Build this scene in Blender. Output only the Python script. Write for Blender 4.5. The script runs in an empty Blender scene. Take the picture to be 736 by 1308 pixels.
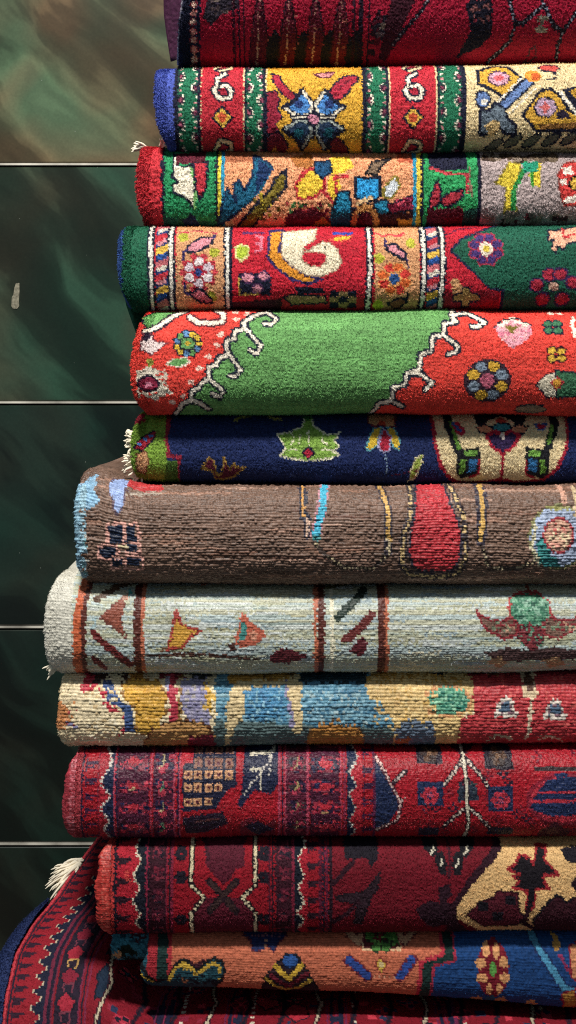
import bpy, math, random
import numpy as np
random.seed(7)
rng = np.random.default_rng(11)
S = bpy.context.scene
COL = S.collection

# ------------------------------------------------------------------ helpers
def lin(h):
    h = h.lstrip('#')
    v = np.array([int(h[i:i+2], 16)/255 for i in (0, 2, 4)])
    return np.where(v <= .04045, v/12.92, ((v+.055)/1.055)**2.4)

def pts(s):
    if not isinstance(s, str): return np.array(s, float)
    return np.array([[float(b) for b in a.split(',')] for a in s.split()])

class Noise:
    """smooth value noise on a wrapping lattice"""
    def __init__(self, seed, n=256):
        self.n = n; self.t = np.random.default_rng(seed).random((n, n))*2-1
    def __call__(self, x, y):
        n = self.n
        xi = np.floor(x).astype(int); yi = np.floor(y).astype(int)
        fx = x-xi; fy = y-yi
        fx = fx*fx*(3-2*fx); fy = fy*fy*(3-2*fy)
        a = self.t[xi % n, yi % n]; b = self.t[(xi+1) % n, yi % n]
        c = self.t[xi % n, (yi+1) % n]; d = self.t[(xi+1) % n, (yi+1) % n]
        return (a*(1-fx)+b*fx)*(1-fy)+(c*(1-fx)+d*fx)*fy
NZ = [Noise(100+i) for i in range(8)]

class Weave:
    """the knot plan of one rug: colours on a millimetre grid (woven design, plus shade under the top rug)"""
    def __init__(s, x0, y0, x1, y1, bg):
        s.x0, s.y0 = x0, y0
        s.w, s.h = int(x1-x0), int(y1-y0)
        s.a = np.empty((s.h, s.w, 3)); s.a[:] = lin(bg)
    def _sub(s, xa, ya, xb, yb):
        i0 = max(0, int(xa-s.x0)-1); i1 = min(s.w, int(xb-s.x0)+2)
        j0 = max(0, int(ya-s.y0)-1); j1 = min(s.h, int(yb-s.y0)+2)
        if i1 <= i0 or j1 <= j0: return None
        X, Y = np.meshgrid(np.arange(i0, i1)+s.x0+.5, np.arange(j0, j1)+s.y0+.5)
        return X, Y, s.a[j0:j1, i0:i1]
    def R(s, xa, ya, xb, yb, c):
        r = s._sub(xa, ya, xb, yb)
        if r is None: return s
        X, Y, A = r; A[(X >= xa) & (X < xb) & (Y >= ya) & (Y < yb)] = lin(c); return s
    def V(s, segs, ya=-999, yb=9999):
        """vertical stripes: 'x0 x1 colour; ...'"""
        for q in segs.split(';'):
            a, b, c = q.split(); s.R(float(a), max(ya, s.y0), float(b), min(yb, s.y0+s.h), c)
        return s
    def P(s, p, c, o=None, w=2.2):
        p = pts(p)
        r = s._sub(*p.min(0), *p.max(0))
        if r is not None:
            X, Y, A = r; m = np.zeros(X.shape, bool); q = np.roll(p, -1, 0)
            for (xa, ya), (xb, yb) in zip(p, q):
                if ya == yb: continue
                k = (ya > Y) != (yb > Y)
                m ^= k & (X < (xb-xa)*(Y-ya)/(yb-ya)+xa)
            A[m] = lin(c)
        if o: s.L(np.vstack([p, p[:1]]), w, o)
        return s
    def L(s, p, w, c, o=None, ow=1.8):
        p = pts(p)
        if o: s.L(p, w+2*ow, o)
        h = w/2
        for (xa, ya), (xb, yb) in zip(p[:-1], p[1:]):
            r = s._sub(min(xa, xb)-h, min(ya, yb)-h, max(xa, xb)+h, max(ya, yb)+h)
            if r is None: continue
            X, Y, A = r; dx, dy = xb-xa, yb-ya; l2 = dx*dx+dy*dy+1e-9
            t = np.clip(((X-xa)*dx+(Y-ya)*dy)/l2, 0, 1)
            A[(X-xa-t*dx)**2+(Y-ya-t*dy)**2 <= h*h+.05] = lin(c)
        return s
    def E(s, cx, cy, rx, ry, c, o=None, w=2, a=0):
        if o: s.E(cx, cy, rx+w, ry+w, o, a=a)
        m = max(rx, ry); r = s._sub(cx-m, cy-m, cx+m, cy+m)
        if r is None: return s
        X, Y, A = r; ca, sa = math.cos(math.radians(a)), math.sin(math.radians(a))
        u = (X-cx)*ca+(Y-cy)*sa; v = -(X-cx)*sa+(Y-cy)*ca
        A[(u/rx)**2+(v/ry)**2 <= 1] = lin(c); return s
    def D(s, p, step, w, c, o=None):
        """dashes of knots along a path"""
        p = pts(p)
        if o: s.L(p, w+3.2, o)
        for (xa, ya), (xb, yb) in zip(p[:-1], p[1:]):
            n = max(1, int(math.hypot(xb-xa, yb-ya)/step))
            for k in range(n):
                t = (k+.5)/n; s.R(xa+(xb-xa)*t-w/2, ya+(yb-ya)*t-w/2, xa+(xb-xa)*t+w/2, ya+(yb-ya)*t+w/2, c)
        return s
    def F(s, cx, cy, r, n, cols, pr, o=None, w=1.8, cc=None, cr=4, a0=0, ry=1):
        """rosette: n petals"""
        for k in range(n):
            t = math.radians(a0+360*k/n)
            s.E(cx+r*math.cos(t), cy+r*ry*math.sin(t), pr, pr*.85, cols[k % len(cols)], o, w)
        if cc: s.E(cx, cy, cr, cr, cc, o, w)
        return s
    def M(s, xa, ya, xb, yb, cols, n, sz=3, seed=1):
        """small mottled motifs"""
        g = random.Random(seed)
        for _ in range(n):
            x, y = g.uniform(xa, xb-sz), g.uniform(ya, yb-sz)
            s.R(x, y, min(xb, x+g.uniform(.7, 1.8)*sz), min(yb, y+g.uniform(.6, 1.3)*sz), g.choice(cols))
        return s
    def sample(s, x, y):
        i = np.abs(x-s.x0); lim = s.w-1
        i = np.where(i > lim, 2*lim-i, i)            # the design mirrors past the photographed width
        i = np.clip(i, 0, lim).astype(int)
        j = np.clip(y-s.y0, 0, s.h-1).astype(int)
        return s.a[j, i]

# ------------------------------------------------------------------ objects
def tag(o, label=None, cat=None, group=None, kind=None):
    if label: o['label'] = label
    if cat: o['category'] = cat
    if group: o['group'] = group
    if kind: o['kind'] = kind
    return o
def empty(name, loc=(0, 0, 0)):
    o = bpy.data.objects.new(name, None); o.location = loc; o.empty_display_size = .03
    COL.objects.link(o); return o
def mesh_obj(name, V, Fq, mat, parent=None, col=None, smooth=True):
    V = np.asarray(V, np.float32); Fq = np.asarray(Fq, np.int32)
    me = bpy.data.meshes.new(name); k = Fq.shape[1]
    me.vertices.add(len(V)); me.vertices.foreach_set('co', V.ravel())
    me.loops.add(Fq.size); me.loops.foreach_set('vertex_index', Fq.ravel())
    me.polygons.add(len(Fq)); me.polygons.foreach_set('loop_start', np.arange(0, Fq.size, k, dtype=np.int32))
    me.polygons.foreach_set('use_smooth', np.full(len(Fq), smooth))
    if col is not None:
        at = me.attributes.new('dye', 'FLOAT_COLOR', 'POINT')
        at.data.foreach_set('color', np.concatenate([col, np.ones((len(col), 1))], 1).astype(np.float32).ravel())
    me.update(calc_edges=True)
    me.materials.append(mat)
    o = bpy.data.objects.new(name, me); COL.objects.link(o)
    if parent:
        o.parent = parent; o.matrix_parent_inverse = parent.matrix_world.inverted()
        o.location = -np.array(parent.location)
        o.matrix_parent_inverse.identity()
    return o
def gridfaces(a, b, off=0):
    i = np.arange(a*b).reshape(a, b)+off
    return np.stack([i[:-1, :-1], i[1:, :-1], i[1:, 1:], i[:-1, 1:]], -1).reshape(-1, 4)
def tube(path, r, sides=6, jitter=0):
    path = np.asarray(path, float); n = len(path)
    r = np.broadcast_to(np.asarray(r, float), (n,))
    T = np.gradient(path, axis=0); T /= np.linalg.norm(T, axis=1)[:, None]+1e-9
    ref = np.array([.13, .3, .94]); A = np.cross(T, ref); A /= np.linalg.norm(A, axis=1)[:, None]+1e-9
    B = np.cross(T, A); th = np.arange(sides+1)*2*np.pi/sides
    V = path[:, None]+r[:, None, None]*(A[:, None]*np.cos(th)[None, :, None]+B[:, None]*np.sin(th)[None, :, None])
    return V.reshape(-1, 3), gridfaces(n, sides+1)
class Bag:
    def __init__(s): s.V = []; s.F = []; s.C = []; s.n = 0
    def add(s, V, F, c=None):
        s.V.append(np.asarray(V)); s.F.append(np.asarray(F)+s.n); s.n += len(V)
        if c is not None: s.C.append(np.broadcast_to(c, (len(V), 3)))
    def build(s, name, mat, parent=None, smooth=True):
        return mesh_obj(name, np.concatenate(s.V), np.concatenate(s.F), mat, parent,
                        np.concatenate(s.C) if s.C else None, smooth)
    def box(s, lo, hi, c=None):
        x0, y0, z0 = lo; x1, y1, z1 = hi
        s.add([(x0, y0, z0), (x1, y0, z0), (x1, y1, z0), (x0, y1, z0), (x0, y0, z1), (x1, y0, z1), (x1, y1, z1), (x0, y1, z1)],
              [(0, 3, 2, 1), (4, 5, 6, 7), (0, 1, 5, 4), (1, 2, 6, 5), (2, 3, 7, 6), (3, 0, 4, 7)], c)

# millimetre plan of the stack: plan x runs right from the left, plan y runs down
def X(px): return (px-368)/1000
def Z(py): return (1308-py)/1000
def itp(tab, v):
    t = pts(tab) if isinstance(tab, str) else np.asarray(tab, float)
    return np.interp(v, t[:, 0], t[:, 1])

# ------------------------------------------------------------------ materials
def nodes(name):
    m = bpy.data.materials.new(name); m.use_nodes = True
    t = m.node_tree; return m, t.nodes, t.links, t.nodes['Principled BSDF']
def wool(name, rough=.8, sheen=.16, spec=.25, fib=.22, scale=700):
    m, N, K, b = nodes(name)
    a = N.new('ShaderNodeAttribute'); a.attribute_name = 'dye'
    tc = N.new('ShaderNodeTexCoord')
    n = N.new('ShaderNodeTexNoise'); n.inputs['Scale'].default_value = scale; n.inputs['Detail'].default_value = 3
    K.new(tc.outputs['Object'], n.inputs['Vector'])
    r = N.new('ShaderNodeMapRange'); r.inputs[1].default_value = .25; r.inputs[2].default_value = .75
    r.inputs[3].default_value = 1-fib; r.inputs[4].default_value = 1+fib
    K.new(n.outputs['Fac'], r.inputs[0])
    mx = N.new('ShaderNodeMix'); mx.data_type = 'RGBA'; mx.blend_type = 'MULTIPLY'; mx.inputs[0].default_value = 1
    K.new(a.outputs['Color'], mx.inputs[6]); K.new(r.outputs[0], mx.inputs[7])
    K.new(mx.outputs[2], b.inputs['Base Color'])
    b.inputs['Roughness'].default_value = rough; b.inputs['Specular IOR Level'].default_value = spec
    b.inputs['Sheen Weight'].default_value = sheen; b.inputs['Sheen Roughness'].default_value = .45
    K.new(a.outputs['Color'], b.inputs['Sheen Tint'])
    bp = N.new('ShaderNodeBump'); bp.inputs['Strength'].default_value = .35; bp.inputs['Distance'].default_value = .0012
    K.new(n.outputs['Fac'], bp.inputs['Height']); K.new(bp.outputs[0], b.inputs['Normal'])
    return m
def plain(name, c, rough=.6, spec=.4, var=.15, scale=60):
    m, N, K, b = nodes(name)
    n = N.new('ShaderNodeTexNoise'); n.inputs['Scale'].default_value = scale; n.inputs['Detail'].default_value = 4
    tc = N.new('ShaderNodeTexCoord'); K.new(tc.outputs['Object'], n.inputs['Vector'])
    rp = N.new('ShaderNodeValToRGB'); c = lin(c)
    rp.color_ramp.elements[0].color = (*(c*(1-var)), 1); rp.color_ramp.elements[1].color = (*(c*(1+var)), 1)
    rp.color_ramp.elements[0].position = .3; rp.color_ramp.elements[1].position = .7
    K.new(n.outputs['Fac'], rp.inputs[0]); K.new(rp.outputs[0], b.inputs['Base Color'])
    b.inputs['Roughness'].default_value = rough; b.inputs['Specular IOR Level'].default_value = spec
    return m
PILE = wool('wool_pile'); SILKY = wool('lustrous_wool', rough=.5, sheen=.1, spec=.4, fib=.3)
SHAG = wool('shaggy_wool', rough=.8, sheen=.35, fib=.35, scale=520)
FLAT = wool('flat_weave', rough=.75, sheen=.15, fib=.18)
COTTON = plain('cotton_fringe', 'ece2cc', .9, .2)

# ------------------------------------------------------------------ a folded rug
def profile(d, n, back, ds=.00095):
    t = np.linspace(-np.pi/2, np.pi/2, 2400)
    y = -d*np.abs(np.cos(t))**(2/n); z = np.sign(t)*np.abs(np.sin(t))**(2/n)
    return t, y, z
def shell(zt, zb, xl, xr, weave, yoff=0, d=.06, n=2.3, back=.36, kx=2.2, ks=2.2, knot=.55, dome=.35,
          row=0., clump=.4, clump_s=5., lift=0., dx=.00105, ds=.00095, cap=True, seed=0, tint=.2, abrash=.05,
          fillet=.0045, capcols=('8a7a60', '30202a'), wob=.6, bulge=.0011, rowcol=0., skew=None, fuzz=90000, flen=1.7, grain=.13, jit=.65):
    """returns V, F, colours of one rug fold. zt/zb: plan y of its top and bottom along plan x; xl: left end along plan y"""
    xm = 400.
    hh0 = (itp(zb, xm)-itp(zt, xm))/2000
    t, yy, zz = profile(d, n, back)
    s = np.concatenate([[0], np.cumsum(np.hypot(np.diff(yy), np.diff(zz*hh0)))])
    m = int(s[-1]/ds); si = np.linspace(0, s[-1], m)
    yf = np.interp(si, s, yy); zf = np.interp(si, s, zz)
    # flat top and bottom running back under the neighbours
    kb = np.array([1, .55, .3, .16, .09, .05, .025, .012])*back
    yl = np.concatenate([kb, yf, kb[::-1]]); zl = np.concatenate([-np.ones(8), zf, np.ones(8)])
    sl = np.concatenate([np.full(8, 0.)-kb, si, si[-1]+kb[::-1]])
    dyn = np.gradient(yl, sl); dzn = np.gradient(zl*hh0, sl)
    ny, nz = -dzn, dyn; q = np.hypot(ny, nz)+1e-9; ny /= q; nz /= q
    cv = np.concatenate([[0], np.cumsum(np.maximum(np.abs(np.diff(zl*hh0)), .5*np.diff(sl)))])*1000
    cv -= np.interp(0, zl[8:-8], cv[8:-8])
    # left end per loop row (metres)
    pyl = 1000*(1.308-(1.308-(itp(zt, 200)+itp(zb, 200))/2000+0*zl)) - zl*hh0*1000
    xleft = X(itp(xl, pyl))
    nx = int((xr-xleft.mean())/dx); u = np.linspace(0, 1, nx)
    XX = xleft[:, None]+(xr-xleft)[:, None]*u[None]
    px = XX*1000+368
    zT = itp(zt, px[0]); zB = itp(zb, px[0])
    zT = zT+1.7*NZ[2](px[0]/85.+seed*7.3, px[0]*0+seed); zB = zB+1.7*NZ[3](px[0]/85.+seed*3.3, px[0]*0+seed)
    zc = (zT+zB)/2; hh = (zB-zT)/2
    py = zc[None]-cv[:, None]*(hh/(hh0*1000))[None]
    ss = sl[:, None]*1000+0*px
    # knots
    w1 = wob*NZ[0](px/7.+seed*11, ss/3.); w2 = wob*NZ[1](px/9.+seed*5, ss/9.)+.45*(row > 1)*NZ[5](px/30.+seed, ss/14.)*2
    rowp = (ss+w2*1.2)/ks
    ki = np.floor((px+w1)/kx).astype(int); kj = np.floor(rowp).astype(int)
    pyk = py - (kj+.5-rowp)*ks*.8
    pxk = (ki+.5)*kx
    q = 1.8/(1.832+yoff-d); pxk = 368+(pxk-368)*q; pyk = 500+(pyk-500)*q      # the design is scaled to the fold it is woven into
    H = np.random.default_rng(seed+50).random((512, 512))
    rk = H[ki % 512, kj % 512]; rk2 = H[(ki*7+3) % 512, (kj*5+11) % 512]
    rk3 = H[(ki*3+5) % 512, (kj*11+1) % 512]
    C = weave.sample(pxk+jit*2*(rk2-.5), pyk+jit*2*(rk3-.5)).copy()
    C *= (1+tint*(rk*2-1))[..., None]
    C *= (1+grain*(np.random.default_rng(seed+5).random(C.shape[:2])*2-1))[..., None]
    C *= (1+abrash*NZ[4](px/90+seed*3.1, ss/4.2)+abrash*NZ[5](px/25+seed, ss/22)+.09*NZ[7](px/70.+seed*2, ss/26.)+.06*NZ[3](px/33., ss/2.1+seed))[..., None]  # abrash streaks, plus broad patches of pile sheen put into the colour
    fx = (px+w1)/kx-ki; fy = rowp-kj
    dm = (1-(2*fx-1)**2)*.5+(1-(2*fy-1)**2)*.5
    h = knot*(rk-.5)+dome*dm+clump*NZ[6](px/clump_s+seed*9, ss/(clump_s*.8))+.5*clump*NZ[7](px/(clump_s*.45), ss/(clump_s*.4)+seed)
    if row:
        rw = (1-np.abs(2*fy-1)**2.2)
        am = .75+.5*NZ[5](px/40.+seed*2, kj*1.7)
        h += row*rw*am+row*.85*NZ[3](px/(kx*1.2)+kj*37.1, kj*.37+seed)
        C *= (1-rowcol*(1-rw))[..., None]  # grooves between knot rows darkened: occlusion put into the colour
    h = h/1000+lift
    bl = bulge*NZ[2](px/110.+seed*4.4, ss/60.+seed)
    inset = np.zeros_like(XX); dl = XX-xleft[:, None]
    k = dl < fillet
    inset[k] = fillet*(1-np.sqrt(np.clip(1-(1-dl[k]/fillet)**2, 0, 1)))
    xj = (.0008*NZ[7](ss/2.2+seed*5, px/60)*(1+knot)+.0022*NZ[6](ss/22.+seed*3, px*0+seed))*np.clip(1-dl/.03, 0, 1)
    off = h+bl-inset
    Vx = XX+xj
    Vy = yoff+yl[:, None]+ny[:, None]*off
    Vz = Z(zc[None]-zl[:, None]*hh[None])+nz[:, None]*off
    V = np.stack([Vx, Vy, Vz], -1); L = len(yl)
    F = gridfaces(L, nx)[:, ::-1]
    V = V.reshape(-1, 3); C = C.reshape(-1, 3)
    out = Bag(); out.add(V, F); out.C.append(C)
    if fuzz:                                       # loose fibres standing in the pile, all over the face
        g = np.random.default_rng(seed+31); sel = g.integers(8, L-8, fuzz)*nx+np.minimum((g.random(fuzz)*nx).astype(int), nx-1)
        e = g.integers(8, L-8, fuzz//12)*nx+g.integers(0, 16, fuzz//12)     # denser along the left end
        sel = np.concatenate([sel, e]); k = len(sel); P0 = V[sel]; r = sel//nx
        Nr = np.stack([np.where(sel % nx < 8, -.8, 0), ny[r], nz[r]], 1); Tg = np.stack([0*r, -nz[r], ny[r]], 1)
        Tg *= np.sign(-Tg[:, 2:]+1e-9)
        D = Nr*.75+Tg*.45+g.normal(0, .42, (k, 3)); D /= np.linalg.norm(D, axis=1)[:, None]
        B = np.cross(D, g.normal(size=(k, 3))); B /= np.linalg.norm(B, axis=1)[:, None]+1e-9
        ln = flen*.001*g.uniform(.6, 1.25, (k, 1)); wd = g.uniform(.00022, .00042, (k, 1))
        J = g.normal(0, .0004, (k, 3)); base = P0+J-D*ln*.25
        Q4 = np.stack([base-B*wd, base+B*wd, base+D*ln+B*wd*.35, base+D*ln-B*wd*.35], 1)
        out.add(Q4.reshape(-1, 3), np.arange(4*k).reshape(-1, 4)); out.C.append(np.repeat(C[sel]*g.uniform(.78, 1.22, (k, 1)), 4, 0))
    # the back wall of the fold closes the loop
    i = np.arange(nx-1); Fb = np.stack([i, i+1, (L-1)*nx+i+1, (L-1)*nx+i], -1); out.F.insert(1, Fb)
    if cap:
        for col0, sgn, xe in ((0, 1, None), (nx-1, -1, None)):
            loop = V.reshape(L, nx, 3)[::3, col0]; cl = C.reshape(L, nx, 3)[::3, min(col0+3, nx-1)]
            K = 13; rings = []; cols = []
            zc0 = loop[:, 2].mean(); ym = yoff+.16
            for kk in range(K):
                f = kk/(K-1)*.97
                p = loop.copy(); p[:, 2] = zc0+(p[:, 2]-zc0)*(1-f); p[:, 1] = np.where(p[:, 1] < ym, p[:, 1]+(ym-p[:, 1])*f, p[:, 1]+(ym-p[:, 1])*f)
                p[:, 0] += sgn*(0 if kk == 0 else (.0055 if kk % 2 else .0012))
                rings.append(p); base = lin(capcols[kk % 2])
                cols.append(cl if kk == 0 else np.broadcast_to(base, cl.shape)*(1+.3*(np.random.default_rng(kk+seed).random((len(cl), 1))-.5)))
            P = np.stack(rings, 0); Fc = gridfaces(K, len(loop))
            if sgn < 0: Fc = Fc[:, ::-1]
            out.add(P.reshape(-1, 3), Fc); out.C.append(np.concatenate(cols))
    return out
def tassel(parent, base, direction, length, n=9, spread=.25, r=.0011, droop=.3, name='tassel', mat=None, seed=0):
    g = np.random.default_rng(seed+900); b = Bag(); d = np.array(direction, float); d /= np.linalg.norm(d)
    for _ in range(n):
        dd = d+g.normal(0, spread, 3); dd /= np.linalg.norm(dd); l = length*g.uniform(.65, 1.1)
        t = np.linspace(0, 1, 9)[:, None]
        wv = g.normal(0, .05, 3)
        p = np.array(base)+g.normal(0, .0012, 3)+dd*l*t+np.array([0, 0, -droop*length])*t**2+wv*l*np.sin(t*5)
        V, F = tube(p, np.interp(t[:, 0], [0, .3, .9, 1], [r, r*1.25, r*.8, r*.2]), 5)
        b.add(V, F)
    return b.build(name, mat or COTTON, parent)
# ------------------------------------------------------------------ the woven designs (plan millimetres)
NV, BK = '15182e', '14121a'
CR, WH = 'dcc79a', 'e4dac6'
def mirror(s, cx): p = pts(s); p[:, 0] = 2*cx-p[:, 0]; return p
def shift(s, dx, dy=0): p = pts(s); p[:, 0] += dx; p[:, 1] += dy; return p

def plan_top():
    c = Weave(190, -60, 750, 120, '9a1230')
    c.P('190,-60 262,-60 255,0 252,60 248,120 190,120', NV)
    for k in range(14):
        y = -60+k*10; c.E(248-k*.35, y, 4.2, 3, 'c98a80' if k % 2 else 'd8b8a8', '7a2030', 1.2)
    c.L('246,28 242,36 248,42 241,50 246,57 239,66 243,72 236,80', 1.8, 'b07a6a')
    c.P('265,-10 300,-14 304,4 282,12 268,24 258,14', '2a2430'); c.M(266, -8, 298, 12, ['8a7a70', '5a4a4c', '2a2030'], 30, 3, 3)
    c.V('296 299 3a0a20;303 306 2a0c24;310 312 3a0a20')
    for x in (331, 369, 404, 437):
        c.P([(x-14, 62), (x-10, 30), (x, -20), (x+10, 30), (x+14, 62), (x, 90)], '5c1026', '2a0c1c', 2)
        c.P([(x+4, 90), (x+9, 42), (x+20, 28), (x+30, 42), (x+30, 90)], '141422')
        c.D([(x, -10), (x-1, 25), (x-4, 66)], 4, 2, 'a8756a'); c.L([(x-1, 34), (x-5, 64)], 1.4, 'b08a78')
        c.M(x-12, 8, x+14, 50, ['a05a50', '8a3a44', '2a0c1c'], 12, 2, int(x))
    c.R(190, 70, 750, 120, '180e1c')  # near-black band: shade of the underside put into the colour
    c.V('452 455 2a0c20;460 466 1c1024;472 474 2a0c20')
    c.F(492, 25, 9, 6, ['5a4a50', '2a2432'], 5, '1a1424', 1.5, '7a6a60', 4)
    c.P('512,-60 560,-60 508,44 498,60 488,60', '3a1020'); c.D('560,-26 543,5 505,45', 4, 2, '8f8a90', '1a1424')
    c.M(470, 4, 490, 70, ['2a1020', '5a0e24'], 20, 5, 9)
    c.P('598,0 606,30 590,58 620,46 634,34 633,0 620,-20', '161426'); c.M(604, -14, 630, 22, ['7a4a4a', '8a2a3a', '161426'], 24, 4, 4)
    for q in ('655,-24 655,0 664,21 674,21 699,0 715,25 728,29 745,4', '664,21 659,40 633,62', '728,29 723,45 726,63', '699,0 690,-20'):
        c.D(q, 4.2, 2.2, '8c90a0', '1a1222')
    c.M(690, 12, 706, 32, ['a09a88', '6a6258'], 26, 4, 8); c.L('684,62 688,48 694,44 696,56 688,62', 2, '4a2a34')
    return c

def green_border(c, xa, xb, seed):
    c.R(xa, 60, xb, 220, '1f6b4c')
    c.R(xa-3, 60, xa+.5, 220, NV); c.R(xb-.5, 60, xb+3, 220, NV)
    for k in range(10):
        y = 66+k*15.5
        for x, sgn in ((xa+2.5, 1), (xb-2.5, -1)):
            if (k+(sgn > 0)+seed) % 2:
                c.E(x+sgn*1, y, 6, 8, '163a36'); c.D([(x+sgn*1, y-7), (x+sgn*5, y-4), (x+sgn*5, y+4), (x+sgn*1, y+7)], 3.4, 2.6, WH); c.E(x+sgn*.5, y, 2, 3, '8a4458', '3a1830', 1.4)
            else:
                c.R(x-1.3, y-5, x+1.3, y-2, WH); c.R(x-1.3, y+2, x+1.3, y+5, 'c98a8c')
    c.R(xa-3, 60, xa-.5, 220, NV); c.R(xb+.5, 60, xb+3, 220, NV)
def red_band(c, xa, xb):
    c.R(xa, 60, xb, 220, 'b82a38'); m = (xa+xb)/2
    for dy in (-105, 0, 105):
        h = shift('4,93 -6,99 -7,110 -11,116 -4,126 9,125 12,116 5,109 -1,110', m, dy)
        c.L(h, 4.4, WH, NV, 2.4); c.E(m+1, 117+dy, 4.5, 4, 'a82438')
        c.P(shift('0,136 13,150 0,164 -13,150', m, dy), 'd9ae48', NV, 2.4); c.E(m, 150+dy, 6, 6, 'cf5a38')
        c.P(shift('-11,189 -3,177 11,180 11,188 -4,193', m, dy), 'a02438', NV, 7); c.L(shift('-11,189 -3,177 11,180 11,188 -4,193', m, dy), 3.6, 'dcc8a0')
def plan_yellow():
    c = Weave(190, 55, 750, 225, CR)
    c.R(190, 55, 224, 225, '4656a6'); c.R(222, 55, 227, 225, NV)
    green_border(c, 228, 253, 0); red_band(c, 257, 311); green_border(c, 315, 337, 1)
    c.R(341, 55, 463, 225, 'd2a238')
    for xa, f in ((341, 0),):
        c.P('341,118 352,116 358,128 354,138 361,150 352,158 357,170 341,172', '8c2036', NV, 2)
        c.P('341,92 349,92 349,108 341,112', 'd2a238')
    c.P('347,92 356,95 362,106 371,115 380,124 380,133 371,128 360,120 353,110 347,100', 'a8283c', NV, 2.2)
    c.P('418,131 422,114 430,104 440,97 452,95 459,98 457,104 449,109 446,118 434,128', 'a8283c', NV, 2.2); c.L('428,122 436,110 448,102', 2, '7a1a30')
    c.P('341,172 356,166 366,178 372,196 366,215 341,215', '6a1a2c', NV, 2); c.P('344,190 352,184 356,200 346,206', 'c08a38')
    c.P('420,170 436,176 446,186 452,215 430,215 424,190', '6a1a2c', NV, 2)
    c.P('364,215 366,188 384,180 400,186 414,182 424,190 428,215', 'c68a38')
    c.P('400,93 410,92 428,90 424,97 412,99 408,97', 'd08a88', '5a2030', 2.2)
    for a, dark in ((225, 0), (315, 0), (45, 1), (135, 1)):
        t = math.radians(a); ct, st = math.cos(t), math.sin(t)
        def q(r, o): return (401+r*ct-o*st, 151+(r*st+o*ct)*.92)
        c.P([q(6, 0), q(14, -12), q(38, -17), q(34, 0), q(38, 17), q(14, 12)], '2a3f5c' if dark else '4d86c4', NV, 6)
        c.L([q(10, -3), q(15, -12), q(35, -16)], 3, WH if not dark else 'a8b0a8'); c.L([q(10, 3), q(15, 12), q(35, 16)], 3, WH if not dark else 'a8b0a8')
        c.E(*q(27, 0), 6, 6, '25396c' if not dark else '1c5a68')
    c.L('374,150 428,150', 2.2, WH, NV, 2); c.L('401,130 401,176', 2, NV)
    c.E(401, 152, 6.5, 6, 'd08aa0', NV, 2.4)
    c.R(463, 55, 467, 225, NV); green_border(c, 469, 494, 0); red_band(c, 499, 557); green_border(c, 562, 590, 1); c.R(592, 55, 596, 225, NV)
    # cream field
    c.P('612,89 633,80 650,82 666,97 659,110 643,124 624,112 611,107', 'cfa23e', NV, 4); c.E(638, 99, 13, 9, 'c898a8', '4a3048', 2); c.E(638, 99, 6, 4, 'c85a60')
    c.L('678,102 638,140', 9, '6a84b4', NV, 2.6); c.L('666,100 632,134', 2.4, 'ece4d4'); c.L('684,112 650,146', 2.6, 'ece4d4')
    c.E(617, 127, 8, 9, '6a84b4', NV, 2.6); c.E(619, 130, 4, 4, 'ece4d4')
    c.P('613,141 626,140 632,130 644,138 650,152 660,160 660,169 646,170 638,160 632,170 613,170', '63707c', NV, 3.4); c.P('620,160 632,152 640,158 632,172 626,172', 'c8ac78')
    c.P('668,147 690,116 704,113 716,123 727,141 748,151 748,165 686,166', 'cfa23e', NV, 4); c.P('686,158 745,156 745,163 690,164', '8a6030')
    c.E(697, 137, 13, 11.5, 'b79ab0', NV, 2); c.E(697, 137, 7, 3, 'd06a68'); c.E(697, 137, 3, 7, 'd06a68')
    c.P('712,141 722,140 730,151 710,152', '241a30')
    c.P('718,114 736,110 750,122 750,150 740,148', NV); c.P('726,116 750,112 750,138', 'cfa23e'); c.L('716,118 738,146', 4, 'ece4d4')
    c.E(682, 96, 10, 9, 'dd9a3c'); c.E(685, 97, 6, 5, 'd0602c'); c.E(704, 84, 12, 5, 'c05048', NV, 2)
    c.L('700,88 712,92 710,100 700,101', 2.4, NV)
    for x, y in ((634, 182), (658, 177), (682, 177), (707, 176), (731, 174)):
        c.E(x, y, 11, 4, '6a6a5a', NV, 2.2, -28)
    c.L('622,188 750,186', 1.6, '6a5a44')
    return c

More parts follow.
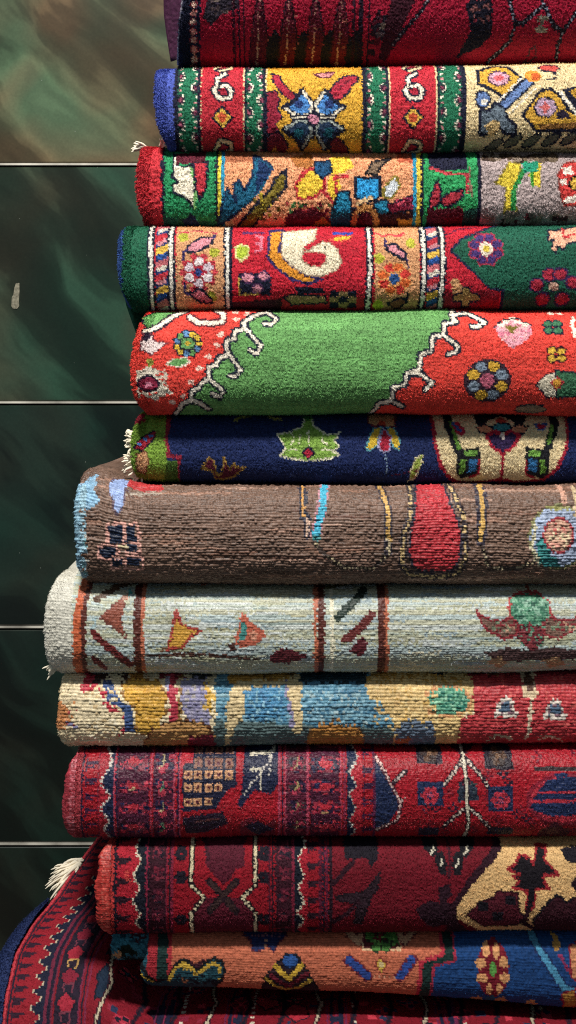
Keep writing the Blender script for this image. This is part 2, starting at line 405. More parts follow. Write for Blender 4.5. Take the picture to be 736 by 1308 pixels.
def plan_bird():
    c = Weave(165, 165, 750, 320, 'd89a70')
    c.R(165, 165, 207, 320, 'bb2f38'); c.R(206, 165, 210, 320, NV)
    c.R(210, 165, 275, 320, '2a8a58')
    c.P('222,196 228,200 226,210 234,214 244,210 249,228 250,240 247,266 242,258 232,250 222,246 220,236 228,233 220,226', 'e2dac6', NV, 3)
    c.L('244,214 251,240 248,264', 3.2, '7ab06a')
    c.P('247,206 266,206 263,240 255,256 250,240', 'b83440', NV, 3)
    c.P('225,196 262,190 262,206 225,210', '5a1a2a'); c.P('206,275 280,282 280,320 206,320', '1d5a48'); c.P('232,282 244,270 254,284 248,300', '1a2a50')
    c.V('275 279 15182e;279 283 d8c845;283 287 2d8fb0')
    c.P('287,186 324,186 322,206 287,206', 'b06a48')
    c.P('325,196 352,214 347,232 324,256 296,276 278,286 284,262 290,240 302,258 298,236 306,230 312,244 322,226', '175a78', '12284a', 3)
    c.P('330,202 348,216 326,250', '15305a')
    c.P('352,208 366,210 350,240 324,268 300,292 286,290 312,266 336,242', 'd89a70')
    c.P('366,216 366,240 346,262 318,292 296,294 322,266 344,244 352,228', '7a6a26', NV, 3.4); c.M(322, 240, 358, 280, ['a8942c', '5a4a1a', '3a2a14'], 34, 3, 5)
    c.P('391,216 402,214 415,226 413,242 402,252 380,254 378,233', 'dfbf40', 'b8343a', 3)
    c.P('421,200 446,198 452,214 430,224 418,222', 'dfbf40'); c.P('420,226 432,222 436,240 426,256 418,242', 'dfbf40')
    c.L('444,225 428,226 430,246', 4, 'b8343a'); c.L('413,224 415,246 424,258', 4, 'b8343a'); c.L('378,236 392,218 402,215', 4, 'b8343a')
    c.P('372,200 396,192 402,208 392,216 378,212', 'a86a34'); c.P('402,206 422,204 424,220 412,228 402,220', '1a4a70', NV, 2)
    c.P('366,272 390,262 412,270 426,280 424,310 360,310', '5c1828'); c.M(366, 258, 424, 272, ['3a6a3a', 'a8343c', 'c87a50', '6a1a2c'], 46, 3, 2); c.P('392,290 412,276 426,284 426,300 394,298', 'b07a3c')
    c.P('432,246 446,244 450,270 440,276 424,270 428,258', '2585a8', NV, 3); c.P('422,268 452,270 452,310 424,310', '1a5a6a')
    c.P('454,226 474,228 486,226 486,252 470,258 454,252', '2f96cc', NV, 3); c.P('478,258 494,254 500,268 486,276 476,270', '2a86a8', NV, 3)
    c.P('467,222 476,206 500,200 486,214 482,224', '7a6450', BK, 3.4)
    c.E(467, 282, 18, 21, 'c08a50', NV, 2.5); c.E(467, 283, 10, 13, '5a1424', NV, 1.5); c.L('456,260 474,252', 5, 'e0bf90')
    c.P('490,240 506,224 511,238 500,254 490,252', 'c8ccd0', '8a7a30', 3)
    c.P('494,262 510,256 524,250 538,248 540,268 520,268 500,272', '7a1a34', NV, 2); c.M(504, 252, 538, 266, ['b03a64', 'c84a60', '5a1430'], 30, 3, 6)
    c.P('486,272 545,268 545,320 486,320', '3a141e'); c.P('509,277 520,279 530,275 530,286 511,287', 'b8863c')
    c.P('506,186 528,186 528,206 510,206', 'b0583c')
    c.V('528 532 2a94b8;533 538 d8c04a;538 542 15182e;542 612 2f9458;611 615 15182e;615 760 aa9a98')
    c.P('548,190 597,190 597,217 549,217', '1a1c34'); c.L('550,214 572,222 597,222 596,246', 4, 'b8404a'); c.L('600,214 602,250', 2.4, '8a6a5a')
    c.P('549,254 556,236 560,230 564,246 560,262 550,266', 'a8303e', NV, 2.6); c.P('560,258 574,246 592,242 590,254 572,264', 'a8303e', NV, 2.6)
    c.P('546,266 592,264 596,320 546,320', '5a1424'); c.P('592,268 611,264 611,320 592,320', '1a4a40')
    c.P('652,206 666,208 662,230 655,243 660,264 658,280 644,272 647,240 633,234 642,221', 'd4be40', '8a7a30', 2)
    c.P('678,208 692,206 690,240 680,236 676,226', 'd4be40'); c.L('674,208 664,228 656,244 656,272', 6.5, '2f8a44'); c.P('667,206 690,206 687,218 670,221', '239070'); c.L('680,220 680,236', 4, '4a9a3a')
    c.P('713,222 722,208 750,204 750,262 722,262 716,250', 'c8403c', '8a3a34', 2); c.P('718,214 730,212 734,222 722,224', 'e8dcd0'); c.P('715,228 724,228 726,236 716,236', 'e8dcd0'); c.P('720,254 736,248 740,258 722,260', 'e8dcd0')
    c.E(735, 234, 6, 8, 'd8b04a', BK, 2.4)
    c.M(615, 190, 720, 208, ['4a3a2c', '6a5a48', '8a7a6c', '3a2a22'], 60, 7, 7); c.M(615, 268, 750, 300, ['6a2a34', '7a6a64', '4a2a30', '8a7a70'], 46, 8, 8)
    return c

def plan_swan():
    c = Weave(150, 255, 750, 440, 'bb2334')
    c.R(150, 255, 190, 440, '1d5c42'); c.R(150, 255, 157, 440, '31508a')
    def stripe(x, x2=None): c.L([(x, 250), (x-1, 300), (x, 340), (x2 or x, 440)], 9.5, NV); c.L([(x, 250), (x-1, 300), (x, 340), (x2 or x, 440)], 4.4, 'e2dccf')
    def guard(xa, xb, o):
        c.R(xa, 255, xb, 440, '24386a')
        for k in range(12):
            y = 250+k*17+o
            c.P([(xa, y), (xb, y-6), (xb, y+3), (xa, y+9)], ['b8303c', 'd8b04a', 'c06a70'][k % 3]); c.P([(xa, y+9), (xb-3, y+3), (xb, y+8), (xa+3, y+13)], ['c8868c', '2a58a0', 'd8d0c0'][k % 3])
    guard(199, 214, 0); stripe(193); stripe(219)
    c.R(225, 255, 286, 440, 'cf9a6e')
    for x, y in ((234, 302), (274, 322), (270, 378)): c.E(x, y, 7, 6, 'a8a83a')
    c.P('238,315 256,303 272,302 271,310 253,322 240,323', 'd08a94', NV, 3); c.L('234,332 234,322 240,318', 3.4, '33285a'); c.L('271,304 276,297', 3, '33285a')
    c.F(254, 348, 21, 10, ['b83a44'], 4.4); c.F(254, 348, 13.5, 6, ['ddd0d0', 'cdbcc4'], 6.5, 'a8283a', 1.8, '223c78', 5, 30)
    c.P('240,374 256,368 270,380 270,386 254,384', 'c8707c', NV, 3); c.L('236,362 235,372 242,376', 3, '33285a')
    c.L('230,296 250,293 276,297', 2, 'b0384a')
    stripe(291); c.R(295.5, 255, 297.5, 440, NV)
    c.P('309,312 318,316 317,326 309,334 301,328 301,316', 'a6b63a', 'd8cf90', 2.4)
    c.L('310,296 338,297', 3, '4a2a5a'); c.L('326,300 334,302 334,318 326,322', 3, 'd0788c'); c.L('327,311 335,311', 3, 'd0788c')
    c.R(305, 349, 346, 376, NV); c.L('306,356 306,375 330,375', 2.2, 'b89a4a'); c.E(317, 355, 7, 5.5, 'cf8a98', '4a2a50', 1.8); c.E(337, 353, 6, 5, 'cf8a98', '4a2a50', 1.8); c.E(329, 368, 6, 4.6, 'b87a88', '4a2a50', 1.8)
    c.P('345,293 362,293 357,321 371,338 390,351 411,357 394,362 373,357 352,341 342,329', 'd68f2e', '33285a', 3.6)
    c.P('361,296 406,290 402,307 388,315 386,332 393,339 409,341 417,334 416,324 407,322 390,322 403,314 411,309 422,310 431,318 436,334 430,345 411,353 392,351 373,340 360,326', 'e4d8bc', 'a89078', 1.6)
    c.E(416, 316.5, 1.8, 1.6, '15121a')
    c.P('420,306 434,301 450,300 446,305 432,308', 'd8b83e', 'd05040', 1.4); c.L('426,297 450,297', 4, '3a4aa0')
    c.P('362,378 376,375 416,377 418,385 372,387', 'a08058', NV, 2); c.P('376,366 412,367 416,374 380,374', '1a1c30')
    for i in range(3):
        for j in range(3): c.R(421+i*12, 371+j*7, 433+i*12, 378+j*7, NV if (i+j) % 2 == 0 else 'a08058')
    c.P('297,384 360,380 360,440 297,440', '3a1220')
    stripe(473, 468)
    c.R(479, 255, 536, 440, 'cf9a6e'); c.L('481,297 490,301 500,297 508,301 518,296', 2.4, 'c8404a')
    c.P('494,312 504,310 519,325 518,332 505,326 494,319', 'd08a94', NV, 3); c.L('492,303 493,314', 3, '33285a'); c.L('519,330 522,342', 3, '33285a')
    for x, y in ((485, 330), (525, 310), (484, 388)): c.E(x, y, 6, 7, 'b4b23c')
    c.F(504, 356, 15, 8, ['cf6430', 'c83c34'], 6.5, 'd89a5a', 1.4, '2a4f84', 7, 20)
    c.P('496,386 514,378 522,384 508,394', '8a5040', NV, 2.4); c.L('522,372 520,384', 3, NV)
    guard(546, 562, 6); stripe(542, 538); stripe(566, 561)
    c.P('576,320 590,305 617,294 640,282 760,270 760,440 643,440 643,371 626,368', '1d5844', '1c2440', 3)
    c.L('570,300 590,290 612,288', 2, '5a1a34')
    c.F(621, 318, 15, 8, ['44306a'], 6.4, '9c2f48', 2, 'ded2c0', 8, 22); c.F(621, 318, 6, 8, ['ded2c0'], 3.4); c.E(621, 318, 4.4, 4.4, 'd8be4a')
    c.P('704,292 711,294 750,285 750,312 736,309 725,311 720,320 713,314 710,325 705,318 708,306 700,309', 'dba88c', NV, 2.4); c.L('722,290 722,304 736,298', 3, 'b8343a')
    for x, y in ((702, 351), (716, 350), (686, 364), (732, 361), (695, 381), (720, 381)): c.E(x, y, 8, 7, 'a82c40', '33204a', 2.2)
    c.E(708, 366, 6, 5, 'd0a894', NV, 1.5)
    c.P('568,372 628,370 640,378 640,440 568,440', '8a1c2c')
    c.P('576,360 582,354 590,364 590,374 580,376', 'd0a070'); c.P('580,376 592,374 592,367 602,367 602,374 614,376 614,384 602,384 602,391 592,391 592,384 580,384', 'a88a52', NV, 2)
    return c

ZL = '352,385 337,398 326,402 311,412 313,420 300,423 299,433 290,435 290,447 293,453 280,457 277,466 267,469 267,483 258,488 254,495 244,500 244,510 233,515 222,530 215,560'
ZR = '588,380 579,401 584,411 569,413 567,428 553,430 551,449 537,453 536,472 520,477 518,491 503,495 501,512 485,515 478,530 470,560'
def plan_green():
    c = Weave(165, 365, 750, 565, 'd8453a')
    c.P(np.vstack([pts(ZL), pts(ZR)[::-1]]), '6a9e5c')
    hooks = ['341,397 354,408 346,415 338,413', '311,419 316,422 323,431 334,441 328,452 320,447', '293,453 308,473 300,481 294,480', '267,483 274,490 285,499 280,507 271,503', '244,510 255,515 266,522',
             '584,401 600,399 621,411 610,418 603,416', '569,430 584,441 584,449 572,453', '520,477 536,477 553,489 543,498', '501,512 516,519']
    for p in (ZL, ZR): c.L(p, 9.5, '1c2433')
    for p in hooks: c.L(p, 9, '1c2433')
    for p in (ZL, ZR): c.L(p, 4.2, 'e6dccb')
    for p in hooks: c.L(p, 4, 'e6dccb')
    c.P('178,406 195,398 226,395 214,412 187,422', '6a9e5c', NV, 2)
    c.L('184,424 201,418 217,406 236,395', 5, 'e6dccb', '2a1a2c', 2.4)
    c.L('241,405 252,412 269,413 284,411 284,400 274,394', 5.6, 'e6dccb', '5a1c28', 2.4)
    c.P('181,426 195,428 198,436 214,438 194,453 180,447', 'ddccc8', '6a2a34', 2); c.E(187, 430, 5, 6, '2a1c30')
    cols = ['d6b23c', '5f88b4', '6a9e5c', '5f88b4', 'd6b23c']
    for k in range(11):
        t = k*2*math.pi/11; c.E(240+14*math.cos(t), 439+13*math.sin(t), 4, 3.6, cols[k % 5], '23202f', 1.5)
    c.E(240, 439, 8.5, 7.5, '6a9e5c', '23202f', 1.4); c.E(240, 439, 3, 2.6, 'd6b23c')
    c.P('212,464 224,458 238,457 242,463 230,469 218,468', '6a9e5c', 'd8c8b8', 1.8)
    for x, y in ((282, 427), (278, 441), (266, 456), (255, 471), (244, 488), (233, 506), (220, 513), (300, 397), (301, 408), (315, 400)): c.E(x, y, 4.5, 2.8, 'e8c4b4')
    c.P('176,474 190,468 203,472 215,478 209,492 222,502 203,504 201,511 188,506 176,500', 'dcd2c0'); c.M(178, 470, 216, 508, ['dcd2c0', 'c8b8a4', 'd8453a'], 40, 3, 1)
    c.E(190, 490, 11, 8, '8a2440', '23182c', 3); c.E(190, 491, 5, 3.4, 'd08098'); c.P('188,462 193,456 198,464 193,470', '8a8a3c')
    c.P('633,418 647,409 664,409 680,416 679,426 670,437 654,445 640,431', 'd898a4'); c.M(634, 410, 680, 436, ['d898a4', 'c87488', 'dda8a8'], 40, 4, 3)
    for x, y in ((648, 411), (657, 407), (664, 411), (672, 415), (641, 415)): c.R(x-4, y-2.5, x+4, y+2.5, 'e6dccb')
    c.L('633,417 646,407 664,406 681,415', 2, '23182c'); c.P('646,416 664,416 655,427', '7a6a2c')
    for x, y in ((702, 414), (714, 413), (702, 422), (714, 422)): c.E(x, y, 5.4, 4, '3a6a4c', NV, 1.8)
    for x, y in ((705, 448), (717, 448), (705, 458), (717, 458)): c.E(x, y, 5.4, 4.2, 'd0a83e', '3a1420', 1.6)
    c.L('706,398 712,398', 3, 'e6dccb'); c.L('717,398 723,398', 3, 'e6dccb'); c.L('736,405 732,414 736,430', 5, 'e6dccb')
    c.E(623, 486, 30, 27, '3a2430'); c.F(623, 486, 19.5, 8, ['cfa43a', '7d8c9c'], 7.6, '2a2030', 1.6, 'b05a70', 9, 22)
    c.P('684,492 698,478 710,476 712,506 700,508 692,498', 'd2c8b2', '2a2030', 1.6); c.P('710,473 736,476 750,490 736,506 712,508', '3a6a4c', '1c2433', 2); c.P('704,488 712,482 720,488 712,498', 'cf9a3c', 'a8343c', 2)
    c.E(682, 523, 18, 6, '8a7a68', NV, 2)
    return c

def plan_navy():
    c = Weave(155, 505, 750, 645, '1c2a58')
    c.R(155, 505, 213, 645, '7a9c3c'); c.L('214,505 215,545 212,560 216,576 213,582 230,584 226,600 227,645', 5, '8c2438'); c.P('213,588 227,588 227,645 205,645', '4a6a2c')
    c.P('170,572 180,560 196,550 200,552 194,564 182,576', 'a8283c', NV, 1.6)
    for x, y in ((179, 567), (186, 561), (193, 556)): c.E(x, y, 3, 2.4, '4f80c0')
    c.P('174,580 186,576 190,590 184,604 174,602', 'd2a478', '8a5a40', 1.6); c.P('172,528 186,526 184,538 172,542', '9c2c3c')
    c.L('299,537 308,533 320,531', 3, 'a89c50'); c.L('343,531 350,535 359,536', 3, 'a89c50')
    c.P('257,599 268,584 274,590 276,607 284,606 286,584 293,600 299,591 302,597 313,597 300,608 286,613 274,612 270,600', '5a1c30', '9c7c3c', 2.2)
    c.P('391,531 397,531 402,545 411,551 418,556 434,553 427,563 433,570 425,576 433,581 420,586 394,588 372,586 358,582 365,574 361,565 354,555 371,552 386,545', '84a84c', 'e0dcc0', 2)
    for p in ('394,549 394,570', '371,552 376,560 372,568', '366,574 378,574', '414,552 411,562 418,568', '424,575 412,574', '384,556 382,566'): c.L(p, 1.8, 'e0dcc0')
    c.P('394,571 402,578 394,586 386,578', 'b02840', '1c1830', 2.4); c.E(393, 532, 6, 4, '2f6a3c')
    c.P('471,528 482,524 490,528 498,524 507,530 505,544 494,546 488,542 480,545 471,540', 'c09a6c', '6a2434', 2); c.E(489, 540, 5, 3, 'b84a30')
    c.P('478,547 488,546 481,570 470,576 468,572 473,556', 'd8b83e', '62a4b0', 1.8); c.P('495,546 504,547 511,562 510,574 503,572 497,556', 'd8b83e', '62a4b0', 1.8)
    c.P('491,548 500,558 497,576 490,578 484,572 485,558', 'b02840', 'a8a4c8', 2.4); c.D('493,580 495,606', 4, 2.4, '8ca4bc')
    c.P('525,600 532,584 540,581 539,592 530,612 524,613', '9cac50', 'd8d0a8', 1.6)
    c.L('372,606 380,610', 2, '3a4a7a'); c.D('500,608 540,600', 5, 2, '6a2440')
    c.P('552,520 727,520 726,545 724,571 713,597 697,614 660,617 643,612 620,617 590,617 575,610 563,595 556,568', 'e0cda2', 'a42438', 4.2)
    c.L('642,573 642,622', 4.4, 'a8243a'); c.L('572,520 574,545 585,574', 11, '1c1c22'); c.L('577,540 587,574', 5, '66923c'); c.L('710,520 709,545 700,570', 11, '1c1c22'); c.L('706,545 701,566', 5, '66923c')
    c.P('577,541 588,540 596,550 592,557 584,555', 'b02840'); c.L('580,542 589,550', 4, '3f62a0'); c.P('684,542 700,541 696,549 688,549', 'b02840', '3f62a0', 1.6)
    for m in (False, True):
        f = (lambda p: mirror(p, 642.5)) if m else pts
        c.P(f('583,575 598,573 612,571 614,580 612,606 590,612 583,606'), '1c1c22')
        c.P(f('593,576 609,575 610,582 594,583'), '74a44a'); c.P(f('588,588 596,587 594,604 587,606'), '66923c'); c.P(f('599,587 609,586 609,602 598,604'), '2f6a9c'); c.L(f('612,588 613,606 600,611'), 3, 'a42438')
    c.P('606,525 678,525 672,540 664,548 656,538 642,532 626,538 616,548 608,540', '1c1c26')
    c.P('609,546 620,542 634,548 628,554 614,554', 'd2906c', NV, 1.6); c.P('676,546 664,542 650,548 656,554 670,554', 'd2906c', NV, 1.6); c.E(642, 540, 7, 6, 'b84a3c'); c.E(642, 546, 11, 4.5, '3a8a94', NV, 1.6)
    c.P('621,556 632,551 642,556 653,551 664,556 657,570 642,580 629,571', '33244c', 'b0243a', 4); c.L('642,552 642,562', 3, 'e8d8d0')
    return c

def plan_brown():
    c = Weave(95, 580, 750, 765, '785e50')
    g = random.Random(6)
    for k in range(70):
        x, y = g.uniform(100, 740), g.uniform(600, 745); c.R(x, y, x+g.uniform(20, 120), y+3.6, g.choice(['8e6a58', '7c5a4a', '5e4436', 'ac8a78', '6c4e42', '9a7664']))
    c.P('95,600 106,640 106,735 95,765', '8cb4c8'); c.P('100,620 121,606 119,628 128,640 116,650 104,658', '8cb8d6'); c.L('106,625 106,735', 8, '9cc0d0'); c.M(103, 650, 112, 736, ['c8c8c0', '7ab0b8', '7c5c48'], 26, 3, 2)
    c.P('138,614 160,610 158,640 153,656 146,656 144,640 138,630', '93a8d4', '5a4654', 2)
    c.P('158,606 200,612 206,629 176,630 160,624', 'bb3a3c'); c.L('160,634 206,632', 3, 'a89a8c')
    sq = ((140, 672, 157, 694), (162, 672, 174, 692), (129, 700, 148, 711), (164, 696, 176, 704), (163, 713, 179, 724), (145, 716, 157, 724))
    for x0, y0, x1, y1 in sq: c.D([(x0-3, y0-3), (x1+3, y0-3), (x1+3, y1+3), (x0-3, y1+3), (x0-3, y0-3)], 4.2, 4.4, 'dca496')
    for x0, y0, x1, y1 in sq: c.R(x0-.5, y0-.5, x1+.5, y1+.5, '16243e')
    c.R(152, 696, 163, 700, 'd8c8a0')
    c.L('387,615 387,661', 9, '2a2a3a'); c.L('387,615 387,660', 4, 'cf9a58'); c.L('393,661 393,684', 8, '2a2a3a'); c.L('393,661 393,684', 3, 'c8a894')
    c.L('417,612 411,654 403,684', 13, 'c08a94'); c.L('417,612 411,654 403,684', 8.5, '46aecb'); c.E(404, 688, 5, 5, '3a7a7c')
    c.D('402,692 408,702 421,713 438,725 475,727 489,715 497,702', 5, 3, 'bfae8c', '40322c')
    c.L('487,615 492,638 496,650 497,706', 11, '3a323c'); c.L('487,615 492,638 496,650 497,690', 5.4, 'cfa45c'); c.L('497,690 497,708', 3.4, 'bfae8c')
    c.L('527,615 525,660 516,680 514,722 523,734 560,739 587,733 595,712 593,661 584,640 577,615', 8, '33292e'); c.D('527,615 525,660 516,680 514,722 523,734 560,739 587,733 595,712 593,661 584,640 577,615', 4.2, 3.4, 'cdb07c')
    c.P('537,610 569,610 575,640 585,664 590,688 587,716 578,730 540,731 528,724 522,706 526,672 531,640', 'b8343c', '2a2434', 3.4)
    c.L('617,612 617,650 614,690', 13, '3a3340'); c.L('619,612 617,640 617,660 614,689', 6, 'cfa65c'); c.D('617,700 625,725 641,727 663,727 682,718 690,706', 5, 3, 'bfae8c', '40322c')
    c.E(714, 686, 36, 38, 'a4b2cc', '8c8a5c', 3); c.L('700,650 726,650', 4, '9c9a5c'); c.P('686,690 698,686 704,712 698,724 686,716', '3c8e8c'); c.P('696,708 712,712 716,724 694,724', '2f7a7c')
    c.E(714, 684, 17, 20, 'd0a48c', 'a83c44', 3); c.M(700, 668, 728, 702, ['dcc8a4', 'c05a54', 'd89a88'], 40, 4, 4); c.L('684,672 680,700 690,722', 4, 'd0c8a8')
    c.L('723,615 723,646', 5, 'cfa08a'); c.L('738,625 736,660', 5, 'd0b890')
    return c

def plan_pale():
    c = Weave(55, 705, 750, 880, 'c6c8b8')
    g = random.Random(4)
    for k in range(60):
        y = 705+k*3; c.R(55, y, 750, y+3, g.choice(['b4bcae', 'b0bebc', 'b8b8a0', 'a6b4b4', 'aeb096', 'c2c8c2']))
    for k in range(120):
        x, y = g.uniform(120, 740), g.uniform(745, 850); c.R(x, y, x+g.uniform(20, 90), y+3, g.choice(['9caaa4', 'b0b298', 'c4cac6', '98a8ac', 'a8a688']))
    c.R(55, 705, 92, 880, 'cfccbe')
    c.L('112,705 111,739 105,765 101,793 101,880', 15, 'c0603c'); c.L('116,705 114,745 109,770 106,800 107,880', 7, '57281f')
    def strip(x, flip=0): c.L([(x, 700), (x-1, 800), (x, 880)], 9, '57281f'); c.L([(x+(7 if not flip else -7), 700), (x+(6 if not flip else -8), 800), (x+(7 if not flip else -7), 880)], 4.5, 'b8684c')
    strip(176); strip(411, 1); strip(488)
    c.L('122,768 140,756 168,744', 7, '574030'); c.P('127,789 147,771 161,762 158,780 154,792 161,815 145,801', '8a4c3c', '6a3a30', 1.5); c.E(165, 759, 3.4, 3.4, '4a9a94'); c.E(159, 765, 5, 3, 'b88a74')
    c.L('120,809 140,828 166,850', 9, '6a2424'); c.L('119,842 132,856', 8, '6a2424'); c.L('122,790 120,800', 5, 'a8c0c4')
    c.P('225,781 232,797 242,802 257,806 244,814 232,827 214,829 219,812', 'c8963c', 'a03c34', 3.4); c.L('206,832 214,826', 3, '6a4a34')
    c.P('309,779 318,792 330,802 343,812 326,824 312,828 298,822 304,803', 'b8604a'); c.P('310,790 316,800 314,818 304,820', '3f7f7a'); c.E(324, 812, 5, 5, 'c88a70'); c.P('290,824 300,820 304,830 294,832', '4a2a24')
    c.E(258, 747, 5, 4, 'b8604a'); c.E(311, 747, 5, 4, 'b8604a')
    c.L('190,838 250,836 330,841', 4, '5a3a30'); c.P('342,838 360,827 380,832 394,840 370,848 350,848', '5c2028')  # dark thread line, with horizontal shading put into its colour
    c.L('422,700 426,880', 4, 'ddd6bc'); c.L('431,790 448,774 466,757', 10, '1f3028'); c.L('420,752 452,744', 6, '6a6a44'); c.L('441,817 460,802 475,786', 11, '632826'); c.P('446,832 462,812 470,820 464,840', '5c2028')
    c.P('551,738 594,738 592,749 582,747 572,744 556,748', '7a2a30')
    c.P('652,766 664,760 690,760 702,770 706,790 698,800 676,802 656,796 652,782', '4a8468', 'a84040', 3); c.M(654, 762, 702, 798, ['6aa080', '3a6c58', '86b098', '2f5c4c'], 90, 4, 5)
    for m in (0, 1):
        f = (lambda p: mirror(p, 678)) if m else pts
        c.P(f('610,783 622,790 640,794 652,788 662,796 660,810 644,816 624,806 615,795'), '7a5c50', '8c2f36', 3.4); c.M(*( (700, 794, 740, 808) if m else (622, 794, 658, 810)), ['c89a80', '7a8a70', '8c2f36'], 26, 3, 6)
    c.P('666,800 690,800 696,812 690,826 680,832 672,826 660,812', '7a3036', '4a2028', 2); c.M(662, 792, 696, 826, ['8c3a40', '4a7c64', '5c2830', '6a9a80'], 50, 3, 8); c.L('678,742 678,760', 4, '8a4a3c')
    c.P('618,834 650,826 678,832 706,826 750,832 750,842 640,846', '4a3434'); c.P('622,845 640,838 650,848 640,856', 'b8906c'); c.P('694,844 712,838 726,850 706,856', 'b8906c'); c.L('520,832 545,836 570,830', 2.5, 'd6cfb4')
    return c

def plan_arch():
    c = Weave(65, 830, 750, 975, 'ead8b2')
    c.P('65,895 84,898 92,918 84,934 65,934', 'cf8c58'); c.M(80, 896, 100, 930, ['b84a4a', '8c8cb0', 'dfc9a0', 'cf8c58'], 22, 4, 1)
    c.P('107,830 190,830 190,858 162,866 140,864 128,876 107,874', '3c2620'); c.P('107,862 118,866 116,878 107,880', 'b83444')
    c.L('107,876 110,884 124,878 134,889 136,904 150,906 160,912 163,930 152,938', 7, 'b83444'); c.P('132,872 142,872 150,888 160,898 168,904 170,926 176,936 160,936 158,914 146,900 136,892', '3f5684')
    c.L('160,832 158,862 160,884', 6, '3c2620'); c.R(163, 830, 182, 874, 'b8803c')
    c.P('155,876 172,870 202,872 212,888 212,913 200,930 188,938 172,936 174,906 158,894', 'd3a344', '8c6434', 1.6)
    c.P('186,830 240,830 246,862 226,872 204,870', '7c2030'); c.L('216,868 220,885 224,905 222,922', 11, 'bb3a4c'); c.L('212,868 213,890', 3, 'a8a4c0'); c.L('232,866 228,920', 3, '8c6434')
    c.P('231,872 262,868 268,884 264,900 270,926 240,924 232,908', '9a96b4'); c.P('240,830 270,830 268,868 244,870', '2f3434')
    c.P('262,872 270,886 280,888 270,896 274,908 258,906 262,892', 'd3a94c')
    c.P('182,950 196,930 216,923 247,920 262,926 276,940 282,975 182,975', 'c09058', '6a4028', 2.4); c.P('240,942 278,940 280,975 236,975', '7c2434')
    c.P('274,830 500,830 500,975 282,975 276,926', '5b8ea6'); g = random.Random(3)
    for k in range(26): y = 864+k*4.4; c.R(276, y, 505, y+4.4, ['82b0c2', '5b8ea6', '8fb2bc', '6f9fb4', '4a7c98', '7aa6b8', '5b8ea6', '3a6484'][min(7, k//2)] if k % 2 else g.choice(['5b8ea6', '7aa6b8', '4a7c98']))
    c.P('274,920 505,930 505,975 274,975', '5c7070')
    c.P('286,975 290,890 300,868 322,858 360,858 376,866 386,866 386,935 376,936 368,900 362,878 320,878 312,890 310,920 300,925', 'dcc596'); c.P('296,830 383,830 383,862 362,872 318,872 292,876', 'b98a40'); c.M(330, 840, 380, 872, ['6a4a24', 'b98a40', '8a6434'], 24, 6, 2)
    c.P('312,884 322,878 360,878 365,892 365,920 314,918', '4d88ae'); c.M(312, 880, 366, 922, ['5d98b8', '82aec0', '3f6f94'], 110, 3.2, 7); c.L('363,874 370,900 374,926', 4, '8f88a8')
    c.R(384, 830, 470, 874, '17303c'); c.E(429, 950, 36, 31, 'b9803f', '7a5a3c', 2)
    c.P('468,872 480,860 500,850 540,846 607,850 610,905 592,914 588,975 505,975 503,933 500,910 486,897 470,893', 'dcbc80'); c.M(470, 852, 600, 876, ['c89a4c', 'dcbc80', 'b98a40'], 154, 3.2, 3)
    c.P('540,840 590,840 586,858 566,868 548,860', '1a3440'); c.E(572, 896, 27, 17, '5f9c80', 'd39a6a', 4); c.M(550, 882, 596, 910, ['4a8a74', '8fc0a0', '2f7464', '6aa888'], 132, 3.2, 9)
    c.P('506,926 524,916 552,922 558,944 556,975 506,975', '68788c'); c.E(516, 950, 9, 6, 'b07048')
    c.M(108, 878, 160, 946, ['e4d2ac', 'd2b88c', 'e8dcc0'], 132, 3.2, 21); c.M(170, 880, 206, 932, ['c8963a', 'dcae54', 'd3a344'], 88, 3.2, 22); c.M(234, 876, 264, 922, ['8a86ac', 'a8a2bc', 'b0a8a4'], 88, 3.2, 23); c.M(388, 880, 470, 928, ['86b0c0', '4a7c98', '6f9fb4', 'a4bcc0'], 198, 3.2, 24); c.M(474, 876, 560, 930, ['e2c88e', 'd0aa64', 'dcbc80', 'd8b478'], 154, 3.2, 25)
    c.P('604,830 760,830 760,975 586,975 588,916 606,912', 'b83a40'); c.R(600, 830, 760, 866, '8a2030'); c.M(606, 846, 640, 868, ['7a3a34', '5c1c24', '8a5a3c'], 18, 6, 1)
    c.M(606, 868, 750, 936, ['c4484a', 'a83038', 'd05c58', 'b83a40'], 330, 3.2, 26)
    c.L('677,858 678,890 677,920 674,944', 5, 'dcc8ac'); c.R(669, 853, 686, 892, 'd8c09c'); c.R(672, 856, 683, 884, '5a3a2c')
    for x, y in ((646, 904), (709, 907)): c.P([(x-16, y+12), (x-8, y-13), (x+8, y-13), (x+16, y+12)], 'dcd0c4'); c.P([(x-9, y+6), (x-5, y-8), (x+5, y-8), (x+9, y+6)], '4c627a', '7a5a64', 1.5)
    c.L('626,948 632,941 648,941 654,948', 4, 'cfb89c'); c.L('690,948 698,942 712,943 718,948', 4, 'cfb89c')
    return c

